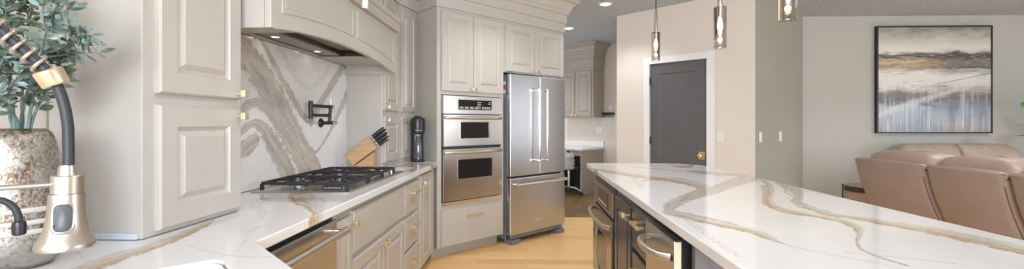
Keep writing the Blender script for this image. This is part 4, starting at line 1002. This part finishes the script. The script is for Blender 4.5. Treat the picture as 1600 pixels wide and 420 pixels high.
# ================================================================ pendants and downlights
def pendant(X, Y, zb, label):
    t = thing('pendant_light', label, 'pendant lamp', (X, Y, 0), 0, 'smoked glass pendants over the island')
    MB().lathe([(0.055, ZC - 0.001), (0.055, ZC - 0.018), (0.045, ZC - 0.026), (0.012, ZC - 0.03)], 28).build('canopy', chrome, t, smooth=40)
    MB().cyl((0, 0, zb + 0.375), (0, 0, ZC - 0.028), 0.0042, 8).build('rod', blackmetal, t, smooth=60)
    MB().lathe([(0.011, zb + 0.385), (0.0125, zb + 0.38), (0.0125, zb + 0.225), (0.030, zb + 0.219), (0.030, zb + 0.214), (0.012, zb + 0.212), (0.012, zb + 0.165), (0.008, zb + 0.162)], 24).build('socket', stainless, t, smooth=40)
    MB().lathe([(0.0315, zb + 0.215), (0.0315, zb), (0.0275, zb), (0.0275, zb + 0.21), (0.0315, zb + 0.215)], 32, cap0=False, cap1=False).build('glass_shade', smoke, t, smooth=40)
    MB().lathe([(0.006, zb + 0.16), (0.012, zb + 0.13), (0.013, zb + 0.11), (0.008, zb + 0.085), (0.002, zb + 0.065)], 16).build('bulb', bulbm, t, smooth=60)
    l = bpy.data.lights.new('bulb_light', 'POINT'); l.energy = 2.0; l.color = (1.0, 0.78, 0.5); l.shadow_soft_size = 0.012
    lo = bpy.data.objects.new('bulb_light', l); C.objects.link(lo); lo.parent = t; lo.location = (0, 0, zb + 0.045)
pendant(0.998, 3.5, 1.757, 'smoked glass pendant in front of the pantry door, leftmost and farthest of three')
pendant(1.019, 2.4, 1.667, 'smoked glass pendant against the cream wall, middle one of three')
pendant(0.999, 1.75, 1.664, 'smoked glass pendant cut by the top of the photo, rightmost and nearest of three')
def downlight(X, Y, label, power=24):
    t = thing('recessed_light', label, 'ceiling light', (X, Y, ZC), 0, 'recessed ceiling lights')
    MB().lathe([(0.085, -0.0005), (0.085, -0.006), (0.062, -0.008), (0.060, -0.0005)], 32, cap0=False, cap1=False).build('trim_ring', white, t, smooth=40)
    MB().lathe([(0.060, -0.001), (0.060, -0.004)], 28).build('lens', lampm, t)
    l = bpy.data.lights.new('downlight_lamp', 'SPOT'); l.energy = power; l.color = (0.98, 0.96, 0.98); l.shadow_soft_size = 0.05
    l.spot_size = R(125); l.spot_blend = 0.6
    lo = bpy.data.objects.new('downlight_lamp', l); C.objects.link(lo); lo.parent = t; lo.location = (0, 0, -0.02)
downlight(0.967, 5.553, 'lit recessed light in the ceiling between the fridge and the pantry wall, nearer one')
downlight(0.65, 6.95, 'lit recessed light in the ceiling just right of the fridge crown, farther one')
for X, Y in ((0.12, 4.0), (0.1, 2.7), (0.1, 1.3)):
    downlight(X, Y, 'recessed ceiling light over the kitchen aisle, above the frame of the photo', 27)
for X, Y in ((4.6, 4.4), (6.4, 4.4), (3.4, 2.2), (5.6, 1.8)):  # unseen lamps added to lift the living room and back wall
    downlight(X, Y, 'unseen recessed light added to brighten the living room', 42)
for X, Y in ((-0.1, 8.0), (-1.4, 9.0)):  # unseen lamps added because the nook came out too dark
    downlight(X, Y, 'unseen recessed light added to brighten the desk nook', 30)

# ================================================================ living room
t = thing('painting', 'large square abstract landscape painting in a black frame on the taupe wall', 'painting', (5.5225, 6.305, 1.8675), 0)
PW, PH, PD = 1.52, 1.457, 0.05
b = MB()
for q in ((-PW / 2, -PW / 2 + 0.018, -PH / 2, PH / 2), (PW / 2 - 0.018, PW / 2, -PH / 2, PH / 2), (-PW / 2 + 0.018, PW / 2 - 0.018, -PH / 2, -PH / 2 + 0.018), (-PW / 2 + 0.018, PW / 2 - 0.018, PH / 2 - 0.018, PH / 2)):
    b.box(q[0], q[1], -PD, 0, q[2], q[3])
b.build('frame', blackmetal, t)
def paintm():
    m = mat('abstract_landscape_paint', (0.5, 0.5, 0.5), 0.6)
    tc = N(m, 'ShaderNodeTexCoord'); sx = N(m, 'ShaderNodeSeparateXYZ'); L(m, tc.outputs['Object'], sx.inputs[0])
    x = math_(m, 'ADD', math_(m, 'DIVIDE', sx.outputs['X'], PW), 0.5); z = math_(m, 'ADD', math_(m, 'DIVIDE', sx.outputs['Z'], PH), 0.5)
    vh = coords(m, (1.3, 1, 6)); vv = coords(m, (9, 1, 0.9)); vd = coords(m, (1.6, 1, 3.4), (0, R(-16), 0))
    nh = noise(m, vh, 2.0, 7, 0.65); nv = noise(m, vv, 1.6, 6, 0.65); nd = noise(m, vd, 2.2, 6, 0.6); nf = noise(m, coords(m, (2.5, 1, 14)), 4, 6, 0.7)
    zz = math_(m, 'ADD', z, math_(m, 'MULTIPLY', math_(m, 'SUBTRACT', nh, 0.5), 0.17))
    left = ramp(m, zz, [(0.0, (0.34, 0.36, 0.40)), (0.12, (0.46, 0.52, 0.60)), (0.24, (0.56, 0.63, 0.72)), (0.30, (0.17, 0.20, 0.26)), (0.36, (0.26, 0.23, 0.21)), (0.40, (0.62, 0.58, 0.54)),
                         (0.43, (0.82, 0.80, 0.79)), (0.57, (0.84, 0.82, 0.80)), (0.62, (0.40, 0.31, 0.22)), (0.66, (0.68, 0.50, 0.31)), (0.70, (0.42, 0.33, 0.25)), (0.725, (0.07, 0.065, 0.06)), (0.745, (0.30, 0.29, 0.27)), (0.765, (0.80, 0.79, 0.75)), (0.86, (0.62, 0.61, 0.54)), (1.0, (0.27, 0.28, 0.27))])
    right = ramp(m, zz, [(0.0, (0.42, 0.37, 0.33)), (0.10, (0.48, 0.50, 0.56)), (0.25, (0.27, 0.33, 0.44)), (0.34, (0.22, 0.17, 0.13)), (0.41, (0.52, 0.45, 0.39)), (0.455, (0.74, 0.72, 0.70)),
                          (0.53, (0.80, 0.79, 0.78)), (0.575, (0.48, 0.45, 0.43)), (0.61, (0.17, 0.155, 0.145)), (0.67, (0.25, 0.21, 0.18)), (0.70, (0.12, 0.10, 0.09)), (0.735, (0.09, 0.07, 0.06)), (0.755, (0.62, 0.60, 0.57)), (0.80, (0.75, 0.72, 0.67)), (0.88, (0.55, 0.54, 0.49)), (1.0, (0.22, 0.24, 0.23))])
    xm = maprange(m, math_(m, 'ADD', x, math_(m, 'MULTIPLY', math_(m, 'SUBTRACT', nd, 0.5), 0.5)), 0.35, 0.65)
    col = mixc(m, xm, left, right)
    low = math_(m, 'SUBTRACT', 1.0, maprange(m, z, 0.30, 0.50), clamp=True)
    st = math_(m, 'MULTIPLY', maprange(m, nv, 0.50, 0.68), low)
    col = mixc(m, math_(m, 'MULTIPLY', st, 0.7), col, (0.55, 0.62, 0.74))
    st2 = math_(m, 'MULTIPLY', maprange(m, nv, 0.46, 0.34), low)
    col = mixc(m, math_(m, 'MULTIPLY', st2, 0.7), col, (0.25, 0.21, 0.19))
    band = math_(m, 'SUBTRACT', z, math_(m, 'ADD', 0.17, math_(m, 'MULTIPLY', x, 0.34)))
    bm_ = maprange(m, math_(m, 'ABSOLUTE', math_(m, 'ADD', band, math_(m, 'MULTIPLY', math_(m, 'SUBTRACT', nd, 0.5), 0.14))), 0.055, 0.01)
    col = mixc(m, math_(m, 'MULTIPLY', bm_, 0.65), col, (0.74, 0.77, 0.81))
    mid = math_(m, 'MULTIPLY', maprange(m, z, 0.40, 0.52), math_(m, 'SUBTRACT', 1.0, maprange(m, z, 0.72, 0.78), clamp=True))
    col = mixc(m, math_(m, 'MULTIPLY', math_(m, 'MULTIPLY', maprange(m, nf, 0.56, 0.66), mid), 0.55), col, (0.78, 0.76, 0.74))
    dr = noise(m, coords(m, (16, 1, 0.7)), 1.5, 7, 0.7)
    lo2 = math_(m, 'SUBTRACT', 1.0, maprange(m, z, 0.22, 0.56), clamp=True)
    col = mixc(m, math_(m, 'MULTIPLY', math_(m, 'MULTIPLY', maprange(m, dr, 0.52, 0.60), lo2), 0.6), col, (0.20, 0.27, 0.40))
    col = mixc(m, math_(m, 'MULTIPLY', math_(m, 'MULTIPLY', maprange(m, dr, 0.44, 0.38), lo2), 0.75), col, (0.80, 0.83, 0.88))
    hs = noise(m, coords(m, (1.1, 1, 24), (0, R(-5), 0)), 2.2, 7, 0.72)
    rg = math_(m, 'MULTIPLY', maprange(m, z, 0.50, 0.60), math_(m, 'SUBTRACT', 1.0, maprange(m, z, 0.75, 0.79), clamp=True))
    col = mixc(m, math_(m, 'MULTIPLY', math_(m, 'MULTIPLY', maprange(m, hs, 0.53, 0.62), rg), 0.8), col, (0.07, 0.06, 0.055))
    r4 = math_(m, 'MULTIPLY', maprange(m, z, 0.36, 0.42), math_(m, 'SUBTRACT', 1.0, maprange(m, z, 0.46, 0.52), clamp=True))
    col = mixc(m, math_(m, 'MULTIPLY', math_(m, 'MULTIPLY', maprange(m, hs, 0.55, 0.62), r4), 0.7), col, (0.22, 0.16, 0.10))
    sk = noise(m, coords(m, (2.2, 1, 5), (0, R(28), 0)), 2.0, 6, 0.65)
    col = mixc(m, math_(m, 'MULTIPLY', math_(m, 'MULTIPLY', maprange(m, sk, 0.48, 0.62), maprange(m, z, 0.84, 0.95)), 0.7), col, (0.19, 0.20, 0.20))
    ca = math_(m, 'SUBTRACT', z, math_(m, 'ADD', 0.30, math_(m, 'MULTIPLY', math_(m, 'POWER', x, 0.8), 0.26)))
    cl = maprange(m, math_(m, 'ABSOLUTE', ca), 0.0045, 0.001)
    cl = math_(m, 'MULTIPLY', cl, maprange(m, x, 0.2, 0.6))
    col = mixc(m, math_(m, 'MULTIPLY', cl, 0.75), col, (0.08, 0.07, 0.065))
    basecol(m, col); bump(m, nf, 0.2, 0.003); return m
MB().box(-PW / 2 + 0.018, PW / 2 - 0.018, -PD + 0.008, -0.004, -PH / 2 + 0.018, PH / 2 - 0.018).build('canvas', paintm(), t)

def pillow(par, name, x0, x1, y0, y1, z0, z1, m, pw=0.45, crown=0.0, lab=None):
    """soft block: superellipsoid between the given bounds"""
    b = MB(); nu, nv = 40, 22; loops = []
    sg = lambda a, e: math.copysign(abs(a) ** e, a)
    for i in range(1, nv):
        ph = -math.pi / 2 + math.pi * i / nv
        lp = []
        for j in range(nu):
            th = 2 * math.pi * j / nu
            x = sg(math.cos(ph), pw) * sg(math.cos(th), 0.28); y = sg(math.cos(ph), pw) * sg(math.sin(th), 0.28); z = sg(math.sin(ph), pw)
            wr = 0.006 * mnoise.noise(Vector((x * 3 + x0 * 9, y * 5 + y0 * 5, z * 3))) + 0.004 * mnoise.noise(Vector((x * 9 + x0 * 9, y * 13, z * 6)))
            lp.append(((x0 + x1) / 2 + (x1 - x0) / 2 * x, (y0 + y1) / 2 + (y1 - y0) / 2 * y, (z0 + z1) / 2 + (z1 - z0) / 2 * z + wr + crown * (1 - x * x) * max(0, z)))
        loops.append(lp)
    o = b.rings(loops).build(name, m, par, smooth=180)
    if lab: o['label'] = lab
    return o
# sofa: back towards the island. local x along the back (world -Y), y = world -X... seat side is +X
t = thing('sofa', 'tan leather sectional sofa seen from behind the island', 'sofa', (3.015, 4.235, 0), -90)
# rot -90: local x -> -Y (towards the camera), local y -> +X (seat side)
prof = [(-0.012, 0.948), (0.006, 0.87), (0.026, 0.79), (0.062, 0.68), (0.104, 0.58), (0.158, 0.46), (0.19, 0.34), (0.20, 0.10), (0.30, 0.10), (0.285, 0.46), (0.20, 0.66), (0.135, 0.85), (0.125, 0.935), (0.10, 0.960), (0.005, 0.960)]
edges_ = [0.0, 0.735, 1.32, 2.03]; NM = 3; MW = 2.03 / 3
for i in range(NM):
    x0, x1 = edges_[i], edges_[i + 1] - 0.012
    b = MB(); loops = []
    cyv = sum(q[0] for q in prof) / len(prof); czv = 0.55
    for (xx, ins) in ((x0, 0.040), (x0 + 0.008, 0.020), (x0 + 0.022, 0.006), (x0 + 0.045, 0.0), ((x0 + x1) / 2, -0.006), (x1 - 0.06, 0.0), (x1 - 0.03, 0.008), (x1 - 0.010, 0.024), (x1, 0.046)):
        lp = []
        for k, (yy, z) in enumerate(prof):
            a = Vector(prof[k - 1]); c2 = Vector(prof[(k + 1) % len(prof)]); tt = (c2 - a).normalized(); nn = Vector((-tt.y, tt.x))
            lp.append((xx, yy - nn.x * ins * -1 if 0 else yy + nn.x * ins, z + nn.y * ins))
        loops.append(lp)
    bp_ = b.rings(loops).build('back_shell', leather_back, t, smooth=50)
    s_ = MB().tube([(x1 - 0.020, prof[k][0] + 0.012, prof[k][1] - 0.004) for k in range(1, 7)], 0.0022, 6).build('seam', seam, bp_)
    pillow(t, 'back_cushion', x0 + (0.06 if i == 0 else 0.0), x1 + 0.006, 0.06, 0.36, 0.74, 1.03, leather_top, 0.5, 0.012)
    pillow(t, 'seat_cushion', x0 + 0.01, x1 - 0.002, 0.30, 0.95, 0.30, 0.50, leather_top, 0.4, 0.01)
MB().box(0.0, NM * MW, 0.28, 0.93, 0.08, 0.32, 0.02).build('base', leather_back, t)
for x in (0.08, NM * MW - 0.08):
    for y in (0.24, 0.86): MB().cyl((x, y, 0), (x, y, 0.105), 0.022, 12).build('leg', darkwood, t)
# loveseat against the back wall
t = thing('loveseat', 'taupe leather sofa with two headrests standing below the painting', 'sofa', (5.555, 6.235, 0), 0)
for i in (-1, 0):
    x0 = i * 0.76; x1 = x0 + 0.755
    MB().box(x0, x1, -0.26, -0.03, 0.10, 0.80, 0.05, 3).build('back_frame', leather_grey, t, smooth=50)
    b = MB(); loops = []
    cx0, cx1 = x0 + (0.0 if i == -1 else 0.0), x1
    for (z, e0, e1, d0, d1) in ((0.70, 0.0, 0.0, -0.36, -0.10), (0.78, -0.02, 0.0, -0.38, -0.09), (0.88, -0.005, 0.0, -0.37, -0.09), (0.955, 0.045, 0.0, -0.33, -0.10), (0.995, 0.10, 0.012, -0.28, -0.13), (1.008, 0.14, 0.05, -0.25, -0.16)):
        l0, r0 = (cx0 + e0, cx1 - e1) if i == -1 else (cx0 + e1, cx1 - e0)
        lp = [];
        for j in range(32):
            a = 2 * math.pi * j / 32; ca, sa = math.cos(a), math.sin(a)
            lp.append(((l0 + r0) / 2 + (r0 - l0) / 2 * math.copysign(abs(ca) ** 0.3, ca), (d0 + d1) / 2 + (d1 - d0) / 2 * math.copysign(abs(sa) ** 0.45, sa), z + 0.004 * mnoise.noise(Vector((j * 0.7, z * 9, i)))))
        loops.append(lp)
    b.rings(loops).build('headrest', leather_grey, t, smooth=60)
    pillow(t, 'back_cushion', x0 + 0.01, x1 - 0.01, -0.46, -0.22, 0.46, 0.80, leather_grey, 0.5)
    pillow(t, 'seat_cushion', x0 + 0.01, x1 - 0.01, -0.98, -0.30, 0.32, 0.50, leather_grey, 0.4)
MB().box(-0.76, 0.755, -0.95, -0.04, 0.06, 0.34, 0.03).build('base', leather_grey, t, smooth=40)
for x0 in (-0.92, 0.76): MB().box(x0, x0 + 0.155, -0.97, -0.04, 0.06, 0.64, 0.05, 3).build('armrest', leather_grey, t, smooth=50)
for x in (-0.86, 0.86):
    for y in (-0.90, -0.10): MB().cyl((x, y, 0), (x, y, 0.062), 0.025, 12).build('leg', darkwood, t)
# end table
t = thing('side_table', 'round drum side table with a dark walnut top at the end of the tan sofa', 'side table', (3.535, 4.72, 0), 0)
MB().lathe([(0.225, 0.575), (0.24, 0.58), (0.24, 0.625), (0.235, 0.63), (0.0, 0.63)][:4], 40).build('top', darkwood, t, smooth=40)
MB().lathe([(0.215, 0.05), (0.222, 0.06), (0.222, 0.574)], 40).build('drum', palewood, t, smooth=40)
for k in range(4):
    a = R(147 + 90 * k)
    p_ = Matrix.Translation((0.236 * math.cos(a), 0.236 * math.sin(a), 0)) @ Matrix.Rotation(a, 4, 'Z')
    MB().box(-0.007, 0.008, -0.012, 0.012, 0.0, 0.635, 0.002, M=p_).build('post', blackmetal, t)

def leaf(b, p, d, up, ln, wd, fold=0.15):
    d = d.normalized(); s = d.cross(up)
    if s.length < 1e-4: s = d.orthogonal()
    s.normalize(); n = s.cross(d)
    prof = [(0.0, 0.05), (0.18, 0.62), (0.42, 1.0), (0.68, 0.82), (0.88, 0.38), (1.0, 0.02)]
    L_, M_, R_ = [], [], []
    for u_, w_ in prof:
        c = p + d * (u_ * ln) - n * (0.10 * ln * u_ * u_)
        M_.append(b.bm.verts.new(c - n * fold * wd * w_ * 0.5)); L_.append(b.bm.verts.new(c + s * wd * 0.5 * w_)); R_.append(b.bm.verts.new(c - s * wd * 0.5 * w_))
    for k in range(len(prof) - 1):
        b.bm.faces.new((L_[k], L_[k + 1], M_[k + 1], M_[k])); b.bm.faces.new((M_[k], M_[k + 1], R_[k + 1], R_[k]))
def bez(p0, p1, p2, p3, n):
    return [p0 * (1 - t_) ** 3 + p1 * 3 * t_ * (1 - t_) ** 2 + p2 * 3 * t_ * t_ * (1 - t_) + p3 * t_ ** 3 for t_ in [i / n for i in range(n + 1)]]
# potted plant at the right edge
t = thing('potted_plant', 'tall leafy green potted plant at the right edge beside the taupe sofa', 'plant', (6.74, 5.76, 0), 0)
pt = MB().lathe([(0.13, 0), (0.15, 0.01), (0.19, 0.36), (0.195, 0.38), (0.175, 0.38), (0.165, 0.33)], 32).build('pot', porcelain, t, smooth=40)
MB().lathe([(0.16, 0.30), (0.165, 0.335)], 24).build('soil', darkvoid, pt)
MB().tube([(0, 0, 0.30), (0.02, 0.0, 0.8), (-0.01, 0.01, 1.25), (0, 0, 1.62)], [0.022, 0.018, 0.014, 0.006], 10).build('stem', stemm, t, smooth=60)
b = MB(); r2 = random.Random(5)
for k in range(60):
    z = 1.0 + 0.75 * k / 60; a = k * 2.4
    d_ = Vector((math.cos(a), math.sin(a), 0.35 + 0.3 * r2.random()))
    ln = 0.24 * (1.15 - 0.5 * k / 60)
    p0 = Vector((0.012 * math.cos(a), 0.012 * math.sin(a), z))
    p1 = p0 + d_.normalized() * 0.19 * (1.2 - 0.5 * k / 60)
    b.tube([p0, (p0 + p1) / 2 + Vector((0, 0, 0.02)), p1], 0.003, 5)
    leaf(b, p1, Vector((d_.x, d_.y, 0.05)), Vector((0, 0, 1)), ln, ln * 0.62)
leaf(b, Vector((-0.58, -0.02, 1.535)), Vector((-0.6, -0.5, 0.5)), Vector((0.2, -1, 0.4)), 0.11, 0.075)
leaf(b, Vector((-0.57, 0.0, 1.535)), Vector((-0.6, -0.3, -0.45)), Vector((0.2, -1, 0.4)), 0.11, 0.07)
b.tube([(0.0, 0, 1.42), (-0.25, 0, 1.50), (-0.58, -0.02, 1.535)], 0.003, 5)
b.build('foliage', leaf_g, t, smooth=60)

# ================================================================ sink corner: vase, branches, taps
VX, VY, VZ = -1.278, 1.075, 0.9155
t = thing('vase', 'tall mottled silver mercury glass vase holding green branches', 'vase', (VX, VY, VZ), 0)
MB().lathe([(0.055, 0.0), (0.070, 0.003), (0.086, 0.018), (0.097, 0.045), (0.1015, 0.085), (0.1015, 0.12), (0.098, 0.165), (0.0895, 0.23), (0.080, 0.285), (0.073, 0.318), (0.066, 0.334), (0.056, 0.342), (0.052, 0.340), (0.050, 0.325), (0.060, 0.27)], 56, cap1=False).build('body', mercm, t, smooth=60)
for z, rr_ in ((0.118, 0.1024), (0.095, 0.1028), (0.147, 0.1008)):
    MB().lathe([(rr_ - 0.001, z - 0.006), (rr_, z - 0.005), (rr_ - 0.0004, z + 0.005), (rr_ - 0.0018, z + 0.006)], 48, cap0=False, cap1=False).build('band', frosted, t, smooth=60)
top = Vector((VX, VY, VZ + 0.34))
r3 = random.Random(11)
look = ['leafy branch rising past the top of the photo at the left edge, in the vase', 'branch in the silver vase arching over the spring hose to the upper right', 'branch in the silver vase reaching farthest right toward the tall cabinet',
        'upright branch in the middle of the silver vase, behind the others', 'branch in the silver vase drooping toward the left edge of the photo', 'short low branch in the silver vase spreading right behind the black hose', 'olive branch at the back left of the silver vase against the beige wall']
for bi, pts in enumerate(BRANCHES):
    P = [Vector(p) for p in pts]
    # the stem goes down into the vase
    inner = Vector((VX, VY, VZ + 0.12)) + Vector((0.02 * math.cos(bi), 0.02 * math.sin(bi), 0))
    neck = P[0].copy(); dv = Vector((neck.x - VX, neck.y - VY)); 
    if dv.length > 0.038: dv *= 0.038 / dv.length
    neck.x, neck.y = VX + dv.x, VY + dv.y; P[0] = neck
    full = [inner] + P
    # smooth resample
    fine = []
    for i in range(len(full) - 1):
        p0 = full[max(i - 1, 0)]; p1 = full[i]; p2 = full[i + 1]; p3 = full[min(i + 2, len(full) - 1)]
        for k in range(5):
            u_ = k / 5
            fine.append(0.5 * ((2 * p1) + (p2 - p0) * u_ + (2 * p0 - 5 * p1 + 4 * p2 - p3) * u_ ** 2 + (3 * p1 - p0 - 3 * p2 + p3) * u_ ** 3))
    fine.append(full[-1])
    t = thing('leafy_branch', look[bi], 'branch', tuple(inner), 0, 'branches in the silver vase')
    loc = [p - inner for p in fine]; n = len(loc)
    MB().tube(loc, [0.0042 * (1 - 0.7 * i / n) for i in range(n)], 8).build('stem', stemm, t, smooth=60)
    bb = MB(); b2 = MB()
    def leafy(path, start, big):
        m_ = len(path)
        for i in range(start, m_):
            d_ = (path[min(i + 1, m_ - 1)] - path[i - 1]).normalized()
            for q in range(3):
                a = r3.random() * 6.283; side = d_.orthogonal().normalized()
                side.rotate(Matrix.Rotation(a, 3, d_))
                dirv = d_ * (0.35 + 0.5 * r3.random()) + side
                p_ = path[i].lerp(path[i - 1], r3.random())
                ln = big * (0.75 + 0.5 * r3.random())
                tgt = bb if r3.random() < 0.72 else b2
                tgt.tube([p_, p_ + dirv.normalized() * 0.007], 0.0007, 4)
                leaf(tgt, p_ + dirv.normalized() * 0.006, dirv, Vector((r3.uniform(-0.8, 0.8), r3.uniform(-1.4, 0.5), r3.uniform(-0.2, 1.0))), ln, ln * (0.40 + 0.14 * r3.random()), 0.2)
    leafy(loc, int(n * 0.44), 0.030)
    # side twigs
    for k in range(6 if bi != 5 else 4):
        i0 = int(n * (0.44 + 0.085 * k)); i0 = min(i0, n - 2)
        d_ = (loc[i0 + 1] - loc[i0]).normalized(); side = d_.orthogonal().normalized(); side.rotate(Matrix.Rotation(r3.random() * 6.283, 3, d_))
        if side.x < -0.3: side.x *= -0.5
        if side.y > 0.2: side.y *= -0.6
        ln = 0.075 + 0.04 * r3.random()
        tw_ = [loc[i0] + (d_ * 0.75 + side * 0.65 + Vector((0, 0, -0.10 * u_))) * ln * u_ for u_ in (0, 0.2, 0.4, 0.6, 0.8, 1.0)]
        (bb).tube(tw_, [0.0018, 0.0016, 0.0014, 0.0012, 0.001, 0.0008], 5)
        leafy(tw_, 1, 0.028)
    bb.build('leaves', leaf_b if bi in (3, 6) else leaf_a, t, smooth=60); b2.build('pale_leaves', leaf_c if bi in (1, 2, 4) else leaf_b, t, smooth=60)

# pull-down spring faucet
FB = Vector((-0.89, 0.54, 0.9155)); HD = Vector((-0.745, 0.70, 0))
t = thing('kitchen_faucet', 'satin nickel and black spring spout kitchen faucet at the corner sink', 'faucet', tuple(FB), 0)
def rel(p): return Vector(p) - FB
MB().lathe([(0.030, 0), (0.030, 0.008), (0.024, 0.012), (0.0225, 0.11), (0.018, 0.115), (0.014, 0.12), (0.014, 0.36), (0.012, 0.362)], 32).build('post', satin, t, smooth=40)
MB().tube([(0.02, 0.02, 0.06), (0.045, 0.045, 0.065), (0.085, 0.085, 0.09)], [0.008, 0.007, 0.005], 12).build('lever', satin, t, smooth=50)
hose = [rel(p) for p in ((-0.7429, 0.7023, 1.196), (-0.7429, 0.7023, 1.2316), (-0.7432, 0.702, 1.2627), (-0.7449, 0.7001, 1.2886), (-0.7479, 0.6969, 1.3122), (-0.7513, 0.6931, 1.3295), (-0.7547, 0.6894, 1.3404), (-0.7585, 0.6853, 1.3511), (-0.7656, 0.6775, 1.3653), (-0.7748, 0.6675, 1.3809), (-0.7837, 0.6578, 1.3969), (-0.7924, 0.6483, 1.4125), (-0.8009, 0.639, 1.4249), (-0.8112, 0.6278, 1.4373), (-0.83, 0.607, 1.452), (-0.85, 0.585, 1.456), (-0.87, 0.562, 1.447), (-0.885, 0.547, 1.42), (-0.89, 0.54, 1.37), (-0.89, 0.54, 1.28))]
MB().tube(hose, 0.0074, 16).build('hose', rubber, t, smooth=60)
# coil wound around the upper part of the hose
path = hose[7:]; cum = [0.0]
for a_, b_ in zip(path, path[1:]): cum.append(cum[-1] + (b_ - a_).length)
def on(s_):
    for i in range(len(path) - 1):
        if s_ <= cum[i + 1] or i == len(path) - 2:
            f_ = (s_ - cum[i]) / (cum[i + 1] - cum[i]); return path[i].lerp(path[i + 1], f_), (path[min(i + 2, len(path) - 1)] - path[max(i - 1, 0)]).normalized()
turns = cum[-1] / 0.0165; k = int(turns * 18); cp_ = []
for i in range(k + 1):
    p_, d_ = on(cum[-1] * i / k)
    a_ = Vector((1, -1, 0)).normalized(); a_ = (a_ - d_ * a_.dot(d_)).normalized(); c_ = d_.cross(a_)
    th = 2 * math.pi * turns * i / k
    cp_.append(p_ + (a_ * math.cos(th) + c_ * math.sin(th)) * 0.0122)
MB().tube(cp_, 0.0029, 8).build('spring', satin, t, smooth=60)
d_ = (hose[7] - hose[5]).normalized(); c_ = hose[6] + d_ * 0.004
b = MB(); b.tube([c_ - d_ * 0.014, c_ - d_ * 0.012, c_ + d_ * 0.010, c_ + d_ * 0.012], [0.0165, 0.018, 0.019, 0.0165], 28); b.build('collar', palegold, t, smooth=40)
hx, hy = HD.x - FB.x, HD.y - FB.y
z0 = 1.070 - FB.z
Mh = Matrix.Translation((hx, hy, z0)) @ Matrix.Rotation(R(1.5), 4, 'Y')
hd = MB().lathe([(0.029, -0.001), (0.0365, 0.0), (0.0372, 0.004), (0.0365, 0.009), (0.0325, 0.016), (0.0275, 0.028), (0.0245, 0.045), (0.0230, 0.065), (0.0222, 0.088)], 48, Mh).build('spray_head', satin, t, smooth=50)
MB().lathe([(0.0200, 0.0885), (0.0200, 0.116), (0.0190, 0.117), (0.0125, 0.117), (0.0105, 0.133), (0.0085, 0.1335)], 40, Mh).build('connector', satin, hd, smooth=35)
# rocker button on the side towards the window side of the sink
vdir = Vector((-0.10, -1.0, 0)).normalized() if 0 else Vector((0.62, -0.78, 0)).normalized()
def onhead(uu, zz, off):
    """a point on the head: uu across, zz up, off outwards"""
    side = Vector((vdir.y, -vdir.x, 0)) * -1
    r_ = 0.0222 + max(0.0, 0.088 - zz) * 0.035 + (0.004 if zz < 0.04 else 0)
    c0 = math.sqrt(max(1e-6, r_ * r_ - uu * uu))
    return Vector((hx, hy, z0)) + side * uu + vdir * (c0 + off) + Vector((0, 0, zz))
def button(wd, h0, h1, o0, o1, name, m, par):
    def lp(off, sh):
        out = []
        for k in range(28):
            a_ = 2 * math.pi * k / 28; ca, sa = math.cos(a_), math.sin(a_)
            out.append(onhead((wd - sh) * math.copysign(abs(ca) ** 0.55, ca), (h0 + h1) / 2 + ((h1 - h0) / 2 - sh) * math.copysign(abs(sa) ** 0.55, sa), off))
        return out
    return MB().rings([lp(o0, 0), lp(o1 - 0.0008, 0), lp(o1, 0.0012)]).build(name, m, par, smooth=50)
bz = button(0.0145, 0.026, 0.078, -0.004, 0.0022, 'button_bezel', satin, hd)
button(0.0112, 0.031, 0.073, 0.0, 0.0048, 'button', greybutton, hd)
MB().tube([rel((-0.7555, 0.6885, 1.173)), rel((-0.80, 0.639, 1.173)), rel((-0.882, 0.549, 1.173))], 0.0042, 12).build('support_arm', satin, t, smooth=60)
MB().lathe([(0.018, 0.248), (0.019, 0.25), (0.019, 0.268), (0.018, 0.27)], 24).build('arm_clamp', satin, t, smooth=40)

# small black filtered-water tap
TB = Vector((-0.98, 0.68, 0.9155))
t = thing('filtered_water_tap', 'small matte black gooseneck tap beside the kitchen faucet', 'tap', tuple(TB), 0)
pts = [Vector(p) - TB for p in ((-0.894, 0.76, 1.092), (-0.8945, 0.7595, 1.106), (-0.897, 0.757, 1.120), (-0.903, 0.7535, 1.130), (-0.911, 0.749, 1.1365), (-0.921, 0.741, 1.139), (-0.934, 0.727, 1.139), (-0.948, 0.713, 1.135), (-0.962, 0.699, 1.124), (-0.972, 0.688, 1.108), (-0.978, 0.682, 1.085), (-0.98, 0.68, 1.05), (-0.98, 0.68, 0.93))]
MB().tube(pts, 0.0055, 14).build('spout', rubber, t, smooth=60)
q = pts[0]
MB().lathe([(0.0072, -0.018), (0.0092, -0.016), (0.0096, -0.002), (0.0088, 0.005), (0.006, 0.007)], 24, Matrix.Translation(q)).build('outlet', blackplastic, t, smooth=40)
MB().lathe([(0.022, 0), (0.022, 0.006), (0.013, 0.010), (0.012, 0.05), (0.0075, 0.056)], 24).build('base', blackmetal, t, smooth=40)
MB().cyl((0.012, -0.012, 0.03), (0.035, -0.035, 0.04), 0.0035, 10).build('lever', blackmetal, t, smooth=40)
